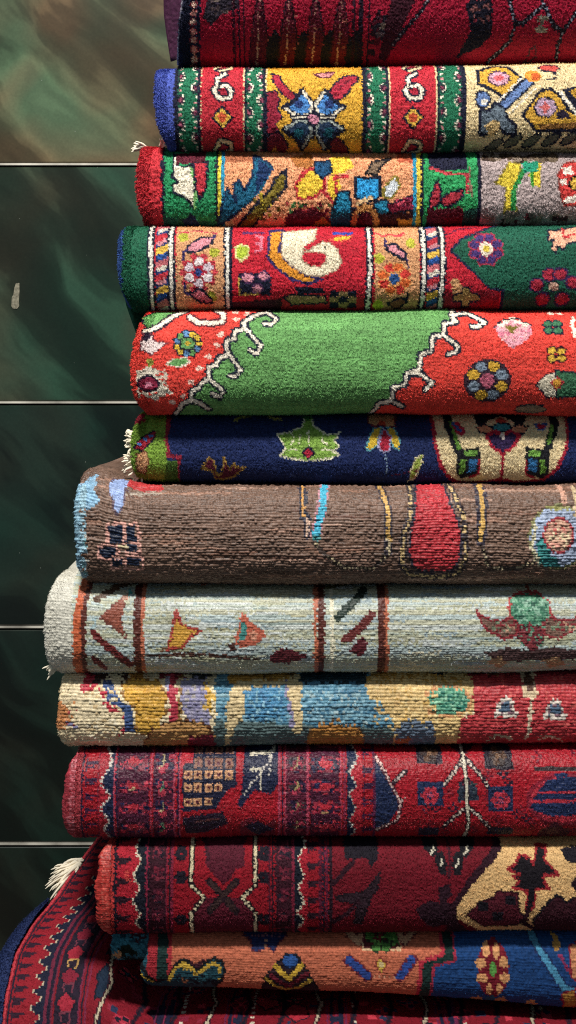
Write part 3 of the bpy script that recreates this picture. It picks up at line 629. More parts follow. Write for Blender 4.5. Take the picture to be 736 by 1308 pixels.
def comb(c, xa, xb, ya, yb, step, col, o=0, w=5):
    y = ya+o; k = 0
    while y < yb:
        c.L([(xa, y), (xb, y)], w*.6, col); c.L([(xa, y+4), (xa+(xb-xa)*.7, y+4)], w*.5, col); c.L([(xa+1, y-3), (xa+1, y+8)], 2.6, col); y += step
def plan_squares():
    c = Weave(80, 930, 750, 1090, 'a41626')
    c.R(80, 930, 104, 1090, 'a83a44'); c.V('103 106 1a1838;125 127 7a1c34')
    comb(c, 109, 124, 940, 1085, 19, '3c1a3c')
    c.R(132, 930, 146, 1090, '182242'); zz = '141,940 129,953 141,973 141,979 128,1000 141,1017 128,1033 140,1050 131,1062 140,1080'
    c.P(np.vstack([pts('126,930'), pts(zz), pts('126,1090')]), 'a82434'); c.D(zz, 4.6, 3.2, 'cfc6bc')
    c.V('145 147 b0445c;148 150 2a1838;150 191 4c1832;192 194 b0445c;195 222 4c1832;222 224 b0445c;226 228 2a1838;228 230 b0445c')
    for k in range(5):
        y = 950+k*27; c.M(152, y-6, 190, y+9, ['b8344a', '1e2048', '7c2038', '8c3a4c', '2a1838'], 60, 4, k); c.M(196, y-9, 221, y+9, ['b03a50', '1e2048', '7c2038', '2a1838'], 40, 4, k+9)
        c.E(170, y, 7, 5, 'b83040'); c.E(207, y+8, 5, 5, 'b0344a')
        c.L([(204, y+6), (209, y+2), (208, y-6)], 2.2, 'b8a880' if k % 2 else '6a8a6c'); c.L([(166, y+5), (172, y+3)], 2.4, 'c0a07c' if k == 2 else '7c2038')
    c.P('233,945 300,940 302,1004 290,1010 276,1034 233,1036', '1b1d38'); c.P('231,950 246,955 246,978 231,980', 'b82838'); c.P('233,1044 285,1036 292,1052 262,1066 236,1068', '2a1830'); c.L('248,1050 280,1046', 3, '6a3a3c')
    for k in range(34):
        g = random.Random(k); x, y = g.uniform(520, 745), g.uniform(945, 1072); c.F(x, y, 4, 4, [g.choice(['6c1228', '7c1a2c', '2a1830'])], 2.4)
    for j, y in enumerate((950, 964, 978, 991, 1006, 1024)):
        for i, x in enumerate((240, 253, 266, 279, 292)):
            if (j, i) in ((5, 3), (5, 4), (4, 4), (2, 0), (1, 0)): continue
            c.R(x-5.2, y-5.2, x+5.2, y+5.2, 'cf9c74' if j > 2 else '8c6050'); c.R(x-2.4, y-2.4, x+2.4, y+2.4, '5a2434')
    c.P('314,940 357,940 357,1000 345,1015 336,1012 325,1009 308,1032 304,1028 310,1000', '1a2040'); c.L('320,969 348,967', 3.4, 'd6cdb8'); c.L('320,984 334,984', 3, 'd6cdb8'); c.L('333,984 333,1009', 2.6, 'd6cdb8'); c.D('350,962 346,974 330,992 310,1016', 4.2, 3, 'cfc6bc'); c.D('346,968 344,992', 4.5, 2.6, 'cfc6bc'); c.L('349,955 350,966', 2.6, 'd6cdb8')
    c.P('306,1052 320,1044 340,1054 352,1046 352,1090 306,1090', '7c1c30'); c.P('312,1056 330,1050 350,1060 330,1072', '221a38')
    c.V('355 358 b0445c;360 362 2a1838;363 366 b0445c;366 392 5c1a32;392 395 b0445c;396 434 4c1832;435 437 b0445c;439 442 8c2c48')
    for k in range(5):
        y = 952+k*26; c.M(368, y-8, 391, y+10, ['b03a50', '7c2038', '2a1838', '3a2a30'], 34, 4, k+20); c.M(398, y-8, 433, y+10, ['c03848', '1e2048', '7c2038', '2a1838', 'b0344a'], 60, 4, k+30)
        c.L([(377, y+5), (381, y), (380, y-5)], 2, '9c8a60'); c.E(416, y+1, 8, 4, 'c03040'); c.L([(412, y+8), (420, y+8)], 2.4, 'c0986c' if k == 3 else '8c3a4c')
    c.R(443, 930, 460, 1090, '182242'); z2 = '446,945 458,972 446,987 456,1002 446,1015 455,1033 446,1048 455,1064 446,1080'
    c.P(np.vstack([pts('462,930'), pts(z2), pts('462,1090')]), 'b82838'); c.D(z2, 4.6, 3, 'cfc6bc'); comb(c, 464, 476, 940, 1085, 19, '3c1a3c', 6); c.R(477, 930, 480, 1090, '5c1c40')
    c.P('480,968 494,990 511,1028 498,1050 480,1066', '1d2a4e'); q = '480,970 490,984 501,1004 512,1026 508,1049 480,1063'; c.L(q, 5, '4c1428'); c.D(q, 4, 3, 'd8b8b0'); c.D('504,999 518,987', 4.4, 2.8, 'c8b8b0', '2a1020'); c.D('512,1024 520,1018', 4, 2.6, 'c8b8b0')
    for a in ('567,1003 580,988 593,973', '624,1006 612,988 598,975', '567,1057 582,1042 597,1030', '627,1059 612,1042 597,1030'): c.D(a, 4.4, 3, 'd0bfb0', '2a1020')
    for xa, ya, xb, yb in ((534, 999, 566, 1029), (624, 1004, 655, 1036)): c.R(xa, ya, xb, yb, '1e2c50'); c.F((xa+xb)/2, (ya+yb)/2+2, 8, 6, ['b83244'], 4.5, None, 1, 'c0506a', 3)
    for xa, ya, xb, yb in ((534, 950, 566, 979), (621, 950, 656, 984)): c.R(xa, ya, xb, yb, '241828'); c.F((xa+xb)/2, (ya+yb)/2+3, 7, 6, ['5c4030', '3a2a28'], 4.5, None, 1, '7c5c44', 3)
    c.P('576,945 612,945 608,962 594,972 580,962', '3a1424'); c.P('586,1006 596,990 608,1004 612,1022 584,1024', '2a3444'); c.M(584, 996, 610, 1022, ['2a3444', '6a2434', '3a4a4c'], 26, 4, 4)
    c.L('591,945 594,975 596,1006 597,1032 599,1052 596,1075', 3.2, 'd6cdb8', '2a1020', 1.6)
    c.R(536, 1058, 562, 1072, '1c1c34'); c.R(624, 1058, 656, 1070, '1c1c34')
    c.E(722, 1022, 50, 34, '8c2034'); c.E(722, 1022, 44, 29, 'b83040'); c.P('686,1012 700,996 740,992 750,1004 750,1042 700,1042 676,1032', '1f2e56'); c.L('680,1024 750,1022', 4, 'b83040'); c.L('690,1012 750,1011', 2.6, 'b83040'); c.L('700,998 712,1010 712,990 724,990', 4, '1f2e56'); c.L('684,984 750,983', 5, '3a2c30'); c.P('690,1064 710,1050 730,1064 730,1075 690,1075', '4c1428')
    return c

def plan_zigzag():
    c = Weave(120, 1045, 750, 1215, '8e1222')
    c.R(120, 1045, 146, 1215, 'b83a38'); c.V('145 149 1a1424;149 186 a82030'); comb(c, 151, 166, 1052, 1210, 24, '2a1220', 0, 6)
    z = '185,1060 172,1089 180,1101 170,1118 180,1134 169,1151 180,1170 171,1178 180,1192'
    c.P(np.vstack([pts(z), pts('187,1215 187,1045')]), '141826'); c.D(z, 4.6, 3.2, 'd6cab4'); c.M(152, 1110, 170, 1130, ['d05048'], 4, 4, 2)
    def band(xa, xb):
        c.R(xa, 1045, xb, 1215, '36101f')
        for k in range(6): c.M(xa+3, 1056+k*26, xb-3, 1074+k*26, ['6c1c30', '4c1428', '1c1424', '7c2c3c'], 34, 4, k)
    c.V('186 189 8c2440;189 191 1c1220'); band(191, 212); c.V('212 214 7c2038;215 218 2a1020;218 221 7c2038')
    def star(x, y): c.F(x, y, 5, 6, ['1a1220'], 4)
    for x in (231, 337):
        for y in (1066, 1094, 1121, 1176): star(x, y)
    c.P('258,1060 312,1060 312,1108 300,1112 294,1124 285,1130 276,1120 264,1108', '521426'); c.P('246,1154 263,1146 308,1146 326,1160 326,1215 246,1215', '5c1628')
    for p in ('268,1126 284,1142 302,1164', '302,1126 286,1142 268,1164'): c.D(p, 5, 6.5, '3a2626', '24121c')
    c.L('250,1070 262,1084 266,1100', 5, '3c1220'); c.L('320,1070 308,1084', 5, '3c1220')
    for m in (0, 1):
        f = (lambda p: mirror(p, 285.5)) if m else pts
        c.L(f('246,1045 244,1128'), 3.4, 'd6c8a6', '1c1018', 1.8); c.D(f('244,1130 261,1146 244,1167'), 4.8, 3.4, 'd6c8a6', '1c1018'); c.L(f('244,1166 246,1215'), 3.4, 'd6c8a6', '1c1018', 1.8)
    c.V('343 346 4c1428;347 350 2a1020'); band(352, 373); c.V('373 376 7c2038'); c.R(376, 1045, 392, 1215, '141826')
    z2 = '380,1060 391,1085 380,1099 389,1120 380,1133 390,1153 379,1165 389,1178 380,1190'
    c.P(np.vstack([pts('393,1045'), pts(z2), pts('393,1215')]), '9c1c2c'); c.D(z2, 4.6, 3.2, 'd6cab4'); comb(c, 394, 406, 1060, 1210, 21, '2a1220', 4, 6)
    c.V('408 411 54142c;412 415 2a1226;416 419 5c1834;420 425 24101e'); c.R(425, 1045, 750, 1215, '6a0e1e')
    c.L('425,1129 438,1116 452,1102', 7, '2c0e1c'); c.P('439,1075 484,1070 484,1096 474,1112 470,1098 440,1100', '16101c'); c.P('428,1144 466,1139 486,1114 482,1138 474,1146 462,1182 452,1180 458,1154 430,1150', '2c1a24', '180e18', 2); c.L('425,1180 442,1168 458,1152', 6, '2c0e1c')
    for q in ('540,1074 552,1070 560,1082 562,1096 554,1098 542,1088', '610,1074 598,1070 590,1082 588,1096 596,1098 608,1088', '556,1098 566,1090 572,1104 570,1118 562,1118', '594,1098 584,1090 578,1104 580,1118 588,1118'): c.P(q, '141018')
    c.P('562,1050 592,1050 590,1078 564,1078', '3a101e', '141018', 3); c.L('575,1080 575,1122', 3, '3a101e')
    for x, y in ((554, 1091), (564, 1104), (585, 1104), (597, 1091)): c.L([(x-2, y+4), (x+1, y), (x+2, y-4)], 2.8, 'c8c0ac')
    c.P('531,1160 548,1150 562,1154 560,1134 574,1128 578,1142 570,1152 586,1158 586,1180 552,1190 536,1172', '2a101e')
    c.P('640,1045 648,1068 648,1090 613,1122 588,1158 586,1180 604,1200 604,1215 570,1215 574,1160 600,1120 632,1086', '2c0e1c')
    c.P('643,1045 750,1045 750,1215 640,1215 602,1186 584,1174 584,1158 611,1121 643,1091', 'dcb47c')
    c.P('664,1045 700,1045 700,1076 672,1078', '16101c'); c.P('719,1089 736,1086 750,1090 750,1104 730,1104 722,1098', '16101c')
    c.P('688,1086 702,1086 696,1100 703,1106 714,1118 694,1118 696,1128 703,1135 684,1136 682,1160 672,1164 674,1138 654,1134 664,1126 654,1119 664,1117 648,1111 660,1104 664,1095 678,1098 682,1106', '161018', '9c2830', 3)
    c.P('596,1170 612,1152 632,1146 634,1138 662,1140 664,1166 676,1176 660,1186 620,1188', '521624', '2a0e18', 2)
    for x, y in ((617, 1158), (652, 1150), (636, 1172)): c.R(x-7, y-6, x+7, y+6, '16101c')
    c.P('682,1176 700,1152 712,1142 724,1152 750,1136 750,1215 690,1215', '3a1420', '16101c', 3); c.P('728,1128 740,1116 750,1118 750,1148 736,1140', '24101e'); c.L('676,1162 668,1180 690,1196', 6, '2c0e1c')
    return c

def plan_orange():
    c = Weave(170, 1160, 750, 1330, 'c26c50')
    c.V('170 187 1c4a58;187 200 a02a34;200 214 16302e;214 220 a83038')
    c.P('313,1160 366,1160 366,1200 358,1206 350,1216 340,1210 332,1216 322,1216 320,1204 310,1198', '222c58', '5c2434', 1.6); c.D('340,1186 340,1216', 4, 2.6, 'b88a74'); c.D('318,1200 360,1200', 5, 2.2, '7c5060')
    T = '170,1330 172,1232 180,1230 188,1246 200,1256 214,1250 220,1240 227,1229 236,1225 246,1232 253,1238 262,1230 273,1224 284,1227 287,1240 284,1252 276,1260 264,1330'
    c.P(T, '1d4450', '10141a', 4)
    c.L('172,1236 182,1248 194,1255', 3.4, 'c0a03c'); c.L('216,1252 224,1236 234,1230 243,1236 252,1244 262,1236 272,1230 280,1234 280,1250', 4.2, 'c8a440'); c.E(237, 1234, 7, 4, 'c8a440'); c.P('231,1250 240,1246 243,1254 234,1257', 'c08a60'); c.M(222, 1242, 280, 1260, ['1d4450', '2f6470', '142c38', '101c28'], 40, 5, 2); c.L('244,1228 252,1234 260,1226', 4, '3a1420')
    c.P('365,1219 378,1219 392,1238 408,1268 396,1330 340,1330 334,1264 344,1241', '2c1a22', '101018', 2.4); c.E(371, 1228, 9, 8, '2a5494', '101830', 2); c.L('352,1234 362,1244 369,1252 376,1242 386,1232', 6, 'cfa83c'); c.L('346,1246 368,1262 392,1244', 5, '6c1c2c'); c.L('341,1250 352,1262 366,1268 382,1264 397,1252', 4.4, 'b8983c', '141820', 2)
    c.R(462, 1160, 513, 1215, 'd8b48c'); c.R(465, 1160, 510, 1212, '5c2024'); c.F(487, 1200, 13, 6, ['4a7c3a'], 6, '2a3020', 1.5, '7c2c30', 4); c.M(466, 1192, 510, 1211, ['4a7c3a', '5c2024', '6c9c4c'], 34, 4, 4)
    for p in ('442,1194 450,1200 458,1206 462,1200', '533,1194 525,1200 517,1206 513,1200'): c.L(p, 6, 'd0a07c', '6c3034', 1.6)
    c.L('446,1227 457,1236 469,1247', 10, '2c4890', '6c2434', 2); c.L('526,1226 518,1237 511,1247', 10, '2c4890', '6c2434', 2); c.P('487,1223 495,1233 487,1243 479,1233', 'd4b04a', '8c4034', 2); c.D('470,1246 508,1250', 6, 2, 'd8a080'); c.E(487, 1233, 3, 3, 'e0c890')
    b = '560,1160 564,1195 566,1221 538,1228 534,1280 530,1330'
    c.P(np.vstack([pts(b), pts('750,1330 750,1160')]), '1a4278')
    o = pts(b)+[16, 6]; c.P(np.vstack([pts(b), o[::-1]]), '17322f'); c.L(b, 5, 'b03040'); c.L(o, 3, 'a02c44')
    c.E(630, 1239, 20, 36, '7c1c2c')
    for x, y, rx, ry in ((621, 1214, 4.6, 9), (634, 1216, 4.6, 9), (614, 1231, 6, 7), (644, 1229, 6, 7), (616, 1249, 7, 6), (645, 1249, 7, 6), (625, 1264, 4.5, 8), (638, 1264, 4.5, 8)): c.E(x, y, rx, ry, 'dca06c')
    c.E(630, 1238, 4.5, 9, '5c9c4a')
    c.L('680,1196 690,1216 704,1236 722,1264 750,1266', 8, '4c90b4', '20305c', 2); c.P('706,1196 714,1200 718,1214 708,1216', 'b88a48'); c.P('728,1210 750,1206 750,1256 730,1250', 'cf8c64', '8c2434', 2.4); c.P('718,1270 734,1264 740,1290 724,1300', 'b0803c', '8c2434', 2.4); c.L('716,1222 726,1240', 4, '8c3058')
    for x, y, q in ((611, 1283, 'b88a58'), (628, 1281, '2a5c74'), (642, 1283, 'b88a58'), (681, 1288, 'b88a58')): c.F(x, y, 4.5, 5, [q], 4)
    return c

def plan_base():
    # plan x from the left edge, plan y along the slope
    c = Weave(0, 0, 760, 640, '7a1222')
    c.V('0 7 b83a44;8 11 1a1628;12 36 8a1826;36 54 171a30;56 59 682038;60 63 1a1428;64 67 682038;68 98 221628;99 102 742440;103 106 241428;107 110 742440')
    comb(c, 14, 28, 4, 640, 17, '2c1426', 0, 6)
    z = [((37 if k % 2 else 51), 4+k*11) for k in range(58)]
    c.P(np.vstack([[(30, 0)], z, [(30, 640)]]), '8a1826'); c.D(z, 4, 2.4, 'b4a68e')
    for k in range(18):
        y = 20+k*36; c.P([(70, y), (82, y-12), (96, y), (90, y+14), (76, y+14)], '7c1c30' if k % 2 else '9c2436', '141222', 2.4); c.L([(78, y+24), (76, y+14), (90, y+12), (88, y+26), (80, y+27)], 3, 'b89054' if k in (8, 13) else '6c3040')
    for k in range(8):
        y = 40+k*74; c.P([(118, y), (128, y-24), (134, y), (130, y+30), (120, y+36)], '18283c', '141222', 2)
    g = random.Random(12)
    for k in range(26):
        x = g.uniform(140, 740); y = g.uniform(160, 620); c.P([(x-18, y), (x-4, y-16), (x+14, y-8), (x+18, y+10), (x, y+18)], g.choice(['18243c', '241428', '6c1428', 'b83040', 'a82838']), '1a1222', 2)
    for xa in (200, 290, 420, 560):
        c.V(f'{xa} {xa+3} 682044;{xa+5} {xa+9} 1a1a34;{xa+11} {xa+14} 7c2444;{xa+16} {xa+22} 1a1a34;{xa+24} {xa+27} 682044')
        c.D([(xa+40, 0), (xa+34, 90), (xa+42, 180), (xa+34, 270), (xa+42, 640)], 8, 4, 'cfc4b0')
    c.M(120, 150, 740, 630, ['c03848', '8c2438', '1a2038', '7c1c34', '24304c'], 380, 8, 5)
    for k in range(60):
        x = g.uniform(130, 740); y = g.uniform(180, 630); q = g.choice(['1a2648', '141424', 'c03848', '5c1428', '24304c'])
        c.F(x, y, 8, 4, [q], 4.5, '1a1222' if q[0] == 'c' else 'a82c40', 1.6, g.choice(['c8b89c', 'b83a4c', '2c5468']), 2.6, g.uniform(0, 90))
    for k in range(14):
        x = 130+k*46; c.L([(x, 0), (x+8, 200), (x-6, 280), (x+8, 340), (x-6, 400), (x+8, 460), (x-6, 520), (x, 640)], 3, '141424' if k % 3 else 'bcae94', '3a1020', 2)
    return c
# ------------------------------------------------------------------ the stack
XR = .50
CY = -1.832
def rug(name, label, weave, zt, zb, xl, mat=PILE, loc=None, **kw):
    o = empty('folded_rug', (.1, .1, Z((itp(zb, 450)))))
    tag(o, label, 'rug', 'folded rugs stacked against the tiled wall')
    b = shell(zt, zb, xl, XR, weave, **kw)
    b.build('pile', mat, o); o['n'] = name; del o['n']
    return o
def end_cord(parent, zt, zb, xl, yoff, d, n, r, col, dx=.002, push=.0, seed=0, name='selvedge', t0=-80, t1=80, mat=None):
    """bound edge: a wrapped cord that follows the left end of the fold"""
    t = np.radians(np.linspace(t0, t1, 220)); xm = 180
    zc = (itp(zt, xm)+itp(zb, xm))/2; hh = (itp(zb, xm)-itp(zt, xm))/2-5
    y = yoff-(d-.006)*np.abs(np.cos(t))**(2/n); pyv = zc-hh*np.sign(t)*np.abs(np.sin(t))**(2/n)
    P = np.stack([X(itp(xl, pyv))+dx, y, Z(pyv)], 1)
    g = np.random.default_rng(seed); rr = r*(1+.22*np.sin(np.arange(220)*1.9)+.12*g.normal(size=220))
    V, F = tube(P, rr, 8); b = Bag(); b.add(V, F)
    cc = lin(col)*(1+.25*np.repeat(g.normal(size=220), 9)[:, None]*.6); b.C.append(np.clip(cc, 0, 1))
    return b.build(name, mat or PILE, parent)

# 1 the top rug, dark crimson
zt, zb, xl = '0,-230 800,-235', '0,86 200,86 736,80 900,79', '-60,246 -30,243 0,239 50,231 84,226 90,226'
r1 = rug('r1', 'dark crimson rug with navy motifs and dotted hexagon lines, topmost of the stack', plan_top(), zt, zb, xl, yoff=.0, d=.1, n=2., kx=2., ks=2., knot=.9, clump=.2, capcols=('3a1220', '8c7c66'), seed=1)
end_cord(r1, zt, zb, xl, .0, .1, 2., .0016, '8c8896', dx=.0, seed=1)
def flap(parent, P0, P1, w, col, name='hanging_corner', mat=SHAG, th=.008, seed=0):
    """a corner of the under layer hanging out at the left: a thick curved sheet"""
    a, b_ = pts(P0), pts(P1); n = 60; m = 40; s = np.linspace(0, 1, n)
    la = np.stack([np.interp(s, np.linspace(0, 1, len(a)), a[:, i]) for i in (0, 1)], 1); lb = np.stack([np.interp(s, np.linspace(0, 1, len(b_)), b_[:, i]) for i in (0, 1)], 1)
    bag = Bag()
    f = np.linspace(0, 1, m)
    PX = la[:, None, 0]*(1-f)+lb[:, None, 0]*f; PY = la[:, None, 1]*(1-f)+lb[:, None, 1]*f
    Y = w[0]+(w[1]-w[0])*f[None]**1.4+0*PX
    Yn = .0012*NZ[6](PX/3.+seed, PY/3.)+.002*NZ[5](PX/14., PY/20.+seed)
    e = np.minimum(np.minimum(f, 1-f)[None]*m/3, np.minimum(s, 1-s)[:, None]*n/3).clip(0, 1)
    for sgn in (-1, 1):
        V = np.stack([X(PX), Y+sgn*th*.5*np.sqrt(e)+Yn*e, Z(PY)], -1).reshape(-1, 3)
        F = gridfaces(n, m); F = F if sgn > 0 else F[:, ::-1]
        bag.add(V, F); bag.C.append(lin(col)*(1+.35*(np.random.default_rng(seed).random((n*m, 1))-.5)))
    return bag.build(name, mat, parent)
h1 = flap(r1, '202,-40 203,0 207,30 212,62', '256,-40 252,0 246,30 230,64', (.04, .0), '35122c', seed=3)
b = Bag(); g = np.random.default_rng(5)
e = pts('202,-40 203,0 207,30 212,62 230,65')
for k in range(90):
    q = g.uniform(0, 4); i = min(3, int(q)); f = q-i; p = e[i]*(1-f)+e[i+1]*f
    y0 = .04 if i < 3 else .04-.04*f
    p3 = np.array([X(p[0]), y0, Z(p[1])]); dd = np.array([-1, g.normal(0, .6), g.normal(-.3, .7)])*g.uniform(.001, .0045)
    V, F = tube([p3+[.001, 0, 0], p3+dd*.6, p3+dd+[0, 0, -.001]], [.0007, .0006, .0002], 4); b.add(V, F)
b.build('frayed_edge', COTTON, h1)

# 2 yellow, red and green
zt, zb, xl = '0,91 200,90 450,86 736,83 900,82', '0,197 200,197 450,196 736,192 900,190', '80,214 92,203 105,200 135,199 165,202 180,207 196,216'
r2 = rug('r2', 'yellow rug with blue star flower, red hook bands and fuzzy blue left end', plan_yellow(), zt, zb, xl, SHAG, yoff=-.012, d=.06, n=2.9, kx=1.9, ks=2., knot=.75, row=.4, rowcol=.12, clump=.25, clump_s=3.2, capcols=('2c3a7a', '8c7c66'), seed=2)
# 3 peach with blue bird and red edge
zt, zb, xl = '0,186 190,186 400,190 736,193 900,193', '0,292 200,292 450,293 736,289 900,288', '180,190 192,180 215,177 245,177 268,180 292,186'
r3 = rug('r3', 'shaggy peach and grey rug with blue bird and thick red left edge', plan_bird(), zt, zb, xl, SHAG, flen=2.3, fuzz=90000, jit=.5, yoff=.004, d=.06, n=2.9, kx=2.2, ks=2.3, knot=1.25, dome=.4, row=.2, clump=.55, clump_s=4, capcols=('7a2028', '8c7c66'), seed=3)
for k, (p, d, l) in enumerate((((176, 187), (-1, -.2, .1), .016), ((196, 184), (.5, -.4, .55), .014), ((203, 181), (.6, -.5, .25), .012))):
    tassel(r3, (X(p[0]+8), -.02, Z(p[1])), d, l, 14, .2, .0015, .1, seed=k)
# 4 red with white swan
zt, zb, xl = '0,290 200,290 450,292 736,288 900,287', '0,398 200,398 400,398 736,397 900,397', '286,168 297,159 315,156 345,156 370,160 385,165 400,170'
r4 = rug('r4', 'red rug with white swan, peach flower bands and dark green left end', plan_swan(), zt, zb, xl, SHAG, yoff=-.014, d=.062, n=2.9, kx=1.9, ks=2., knot=.75, row=.4, rowcol=.12, clump=.25, clump_s=3.2, capcols=('1a4030', '8c7c66'), seed=4)
end_cord(r4, zt, zb, xl, -.014, .062, 2.9, .0024, '33508c', dx=.001, seed=4)
flap(r4, '157,366 161,390 168,410 176,432', '220,366 220,390 220,410 200,430', (-.03, .03), '1f5540', seed=6)
# 5 green field between red corners
zt, zb, xl = '0,399 185,398 400,397 736,396 900,396', '0,527 200,527 450,527 736,529 900,529', '394,196 402,187 420,180 445,176 475,174 500,177 515,181 530,188'
r5 = rug('r5', 'thick rug with plain green field and bright red corners edged in white', plan_green(), zt, zb, xl, yoff=-.022, d=.066, n=2.9, kx=2., ks=1.9, knot=.7, dome=.25, clump=.15, row=.5, rowcol=.14, clump_s=3, abrash=.13, capcols=('8a2a28', '8c7c66'), seed=5)
# 6 navy with lime leaf
zt, zb, xl = '0,529 200,529 736,529 900,529', '0,613 180,613 260,617 450,619 736,618 900,618', '526,180 538,173 560,169 590,168 604,170 616,176'
r6 = rug('r6', 'thin navy blue rug with lime green star leaf and cream panel', plan_navy(), zt, zb, xl, yoff=.002, d=.05, n=2.9, kx=1.9, ks=1.9, knot=.75, row=.38, rowcol=.1, clump=.25, clump_s=3.2, capcols=('5a6a38', '8c7c66'), seed=6)
for k, (p, d, l) in enumerate((((172, 560), (-1, -.3, .55), .016), ((171, 566), (-1, -.35, .0), .015), ((172, 588), (-1, -.4, .2), .018), ((172, 594), (-1, -.4, -.4), .016), ((175, 603), (-.5, -.4, -.8), .013), ((180, 572), (-.6, -.9, -.1), .012))):
    tassel(r6, (X(p[0]+4), -.026, Z(p[1])), d, l*1.15, 16, .24, .0018, .12, seed=20+k)
# 7 brown
zt, zb, xl = '0,600 105,602 130,600 148,603 172,613 200,620 260,621 450,621 736,620 900,620', '0,743 200,743 450,743 736,742 900,742', '596,128 606,116 622,109 650,105 690,104 715,106 730,110 744,120'
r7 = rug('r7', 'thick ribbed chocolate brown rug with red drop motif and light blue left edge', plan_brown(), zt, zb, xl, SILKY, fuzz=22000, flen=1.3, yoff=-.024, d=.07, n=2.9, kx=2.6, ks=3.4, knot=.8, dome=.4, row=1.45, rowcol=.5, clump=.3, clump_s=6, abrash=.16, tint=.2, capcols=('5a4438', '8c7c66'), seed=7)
# 8 pale
zt, zb, xl = '0,728 90,730 140,737 200,744 450,745 736,744 900,744', '0,858 200,858 450,857 736,855 900,855', '726,96 736,84 748,76 770,66 800,63 830,66 846,70 858,80'
r8 = rug('r8', 'pale grey blue rug with rust brown stripes and white rolled left end', plan_pale(), zt, zb, xl, SILKY, jit=1.1, fuzz=22000, flen=1.3, yoff=-.014, d=.064, n=2.9, kx=2.4, ks=3.1, knot=.7, dome=.3, row=.65, rowcol=.18, clump=.3, clump_s=6, abrash=.1, tint=.1, capcols=('c8c8bc', '8c7c66'), seed=8)
def roll(parent, xa, xb, zc, hh, yoff, d, col, name='inner_roll', n=2.2, mat=SHAG, seed=0, weave=None, kx=2.4):
    """an inner layer of the same fold showing past its left end"""
    w = weave or Weave(xa-20, zc-hh-30, xb+20, zc+hh+30, col)
    b = shell([(0, zc-hh), (900, zc-hh)], [(0, zc+hh), (900, zc+hh)], [(zc-hh, xa+5), (zc-hh*.6, xa), (zc+hh*.6, xa), (zc+hh, xa+5)], X(xb), w, yoff=yoff, d=d, n=n, kx=kx, ks=2.6, knot=.9, clump=.6, capcols=(col, col), seed=seed, back=.2, fuzz=9000)
    return b.build(name, mat, parent)
tassel(r8, (X(74), -.02, Z(851)), (-1, -.3, -.35), .018, 18, .3, .0014, .2, seed=41)
roll(r8, 62, 96, 800, 46, -.002, .05, 'd0d2c6', seed=42)
# 9 cream, gold and blue
zt, zb, xl = '0,856 200,857 450,857 736,856 900,856', '0,954 200,954 450,951 736,948 900,947', '852,92 862,84 880,80 910,78 935,79 946,82 956,90'
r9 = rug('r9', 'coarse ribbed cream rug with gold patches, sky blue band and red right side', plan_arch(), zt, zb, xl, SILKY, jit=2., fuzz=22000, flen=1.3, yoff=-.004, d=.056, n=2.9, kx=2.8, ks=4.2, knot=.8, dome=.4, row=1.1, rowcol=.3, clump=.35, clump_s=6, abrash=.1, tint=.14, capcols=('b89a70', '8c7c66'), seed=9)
# 10 crimson with square grid
zt, zb, xl = '0,954 200,954 450,953 736,950 900,950', '0,1068 200,1068 450,1067 736,1066 900,1066', '950,108 965,94 985,88 1010,86 1040,88 1056,92 1070,100'
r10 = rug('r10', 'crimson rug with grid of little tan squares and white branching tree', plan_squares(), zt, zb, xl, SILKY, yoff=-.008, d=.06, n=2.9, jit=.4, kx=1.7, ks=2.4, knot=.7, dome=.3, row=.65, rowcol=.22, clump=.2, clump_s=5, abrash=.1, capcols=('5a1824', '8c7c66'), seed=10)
def wrapped_edge(parent, zt, zb, xl, w, yoff, d, n, col, seed):
    """overcast selvedge: yarn wound round the edge, a narrow raised band"""
    wv = Weave(60, 900, 400, 1320, col); x0 = itp(xl, 1010 if seed == 10 else 1120)
    for k, q in enumerate(('c8707a', 'c8707a') if seed == 10 else ('d8685a', 'cc5a50')): wv.D([(x0+4+k*5, 900), (x0+4+k*5, 1320)], 5.2, 3.2, q)
    wv.V(f'{x0+w-4} {x0+w+6} 24121e')
    b = shell(zt, zb, [(p[0], p[1]-1.5) for p in pts(xl)], X(itp(xl, 1010 if seed == 10 else 1120)+w), wv, yoff=yoff, d=d, n=n, kx=2.2, ks=2.6, knot=.5, dome=.4, row=.6, rowcol=.3, clump=.25, lift=.0011, tint=.34, capcols=(col, '2a1018'), seed=seed, dx=.0009, wob=.4, cap=False, fuzz=0)
    return b.build('selvedge', SILKY, parent)
wrapped_edge(r10, zt, zb, xl, 15, -.008, .06, 2.9, '9c303c', 10)
# 11 deep red with white chevrons and tan field
zt, zb, xl = '0,1066 200,1066 450,1066 736,1066 900,1066', '0,1191 200,1191 450,1190 736,1189 900,1189', '1062,150 1072,140 1085,132 1110,128 1150,127 1170,131 1182,138 1194,150'
r11 = rug('r11', 'deep red rug with white zigzag lines and sandy tan patch at right', plan_zigzag(), zt, zb, xl, yoff=-.004, d=.062, n=2.9, kx=1.9, ks=1.9, knot=.7, dome=.25, clump=.2, clump_s=4.5, row=.4, rowcol=.12, capcols=('5a1824', '8c7c66'), seed=11)
wrapped_edge(r11, zt, zb, xl, 18, -.004, .062, 2.9, 'b0342e', 11)
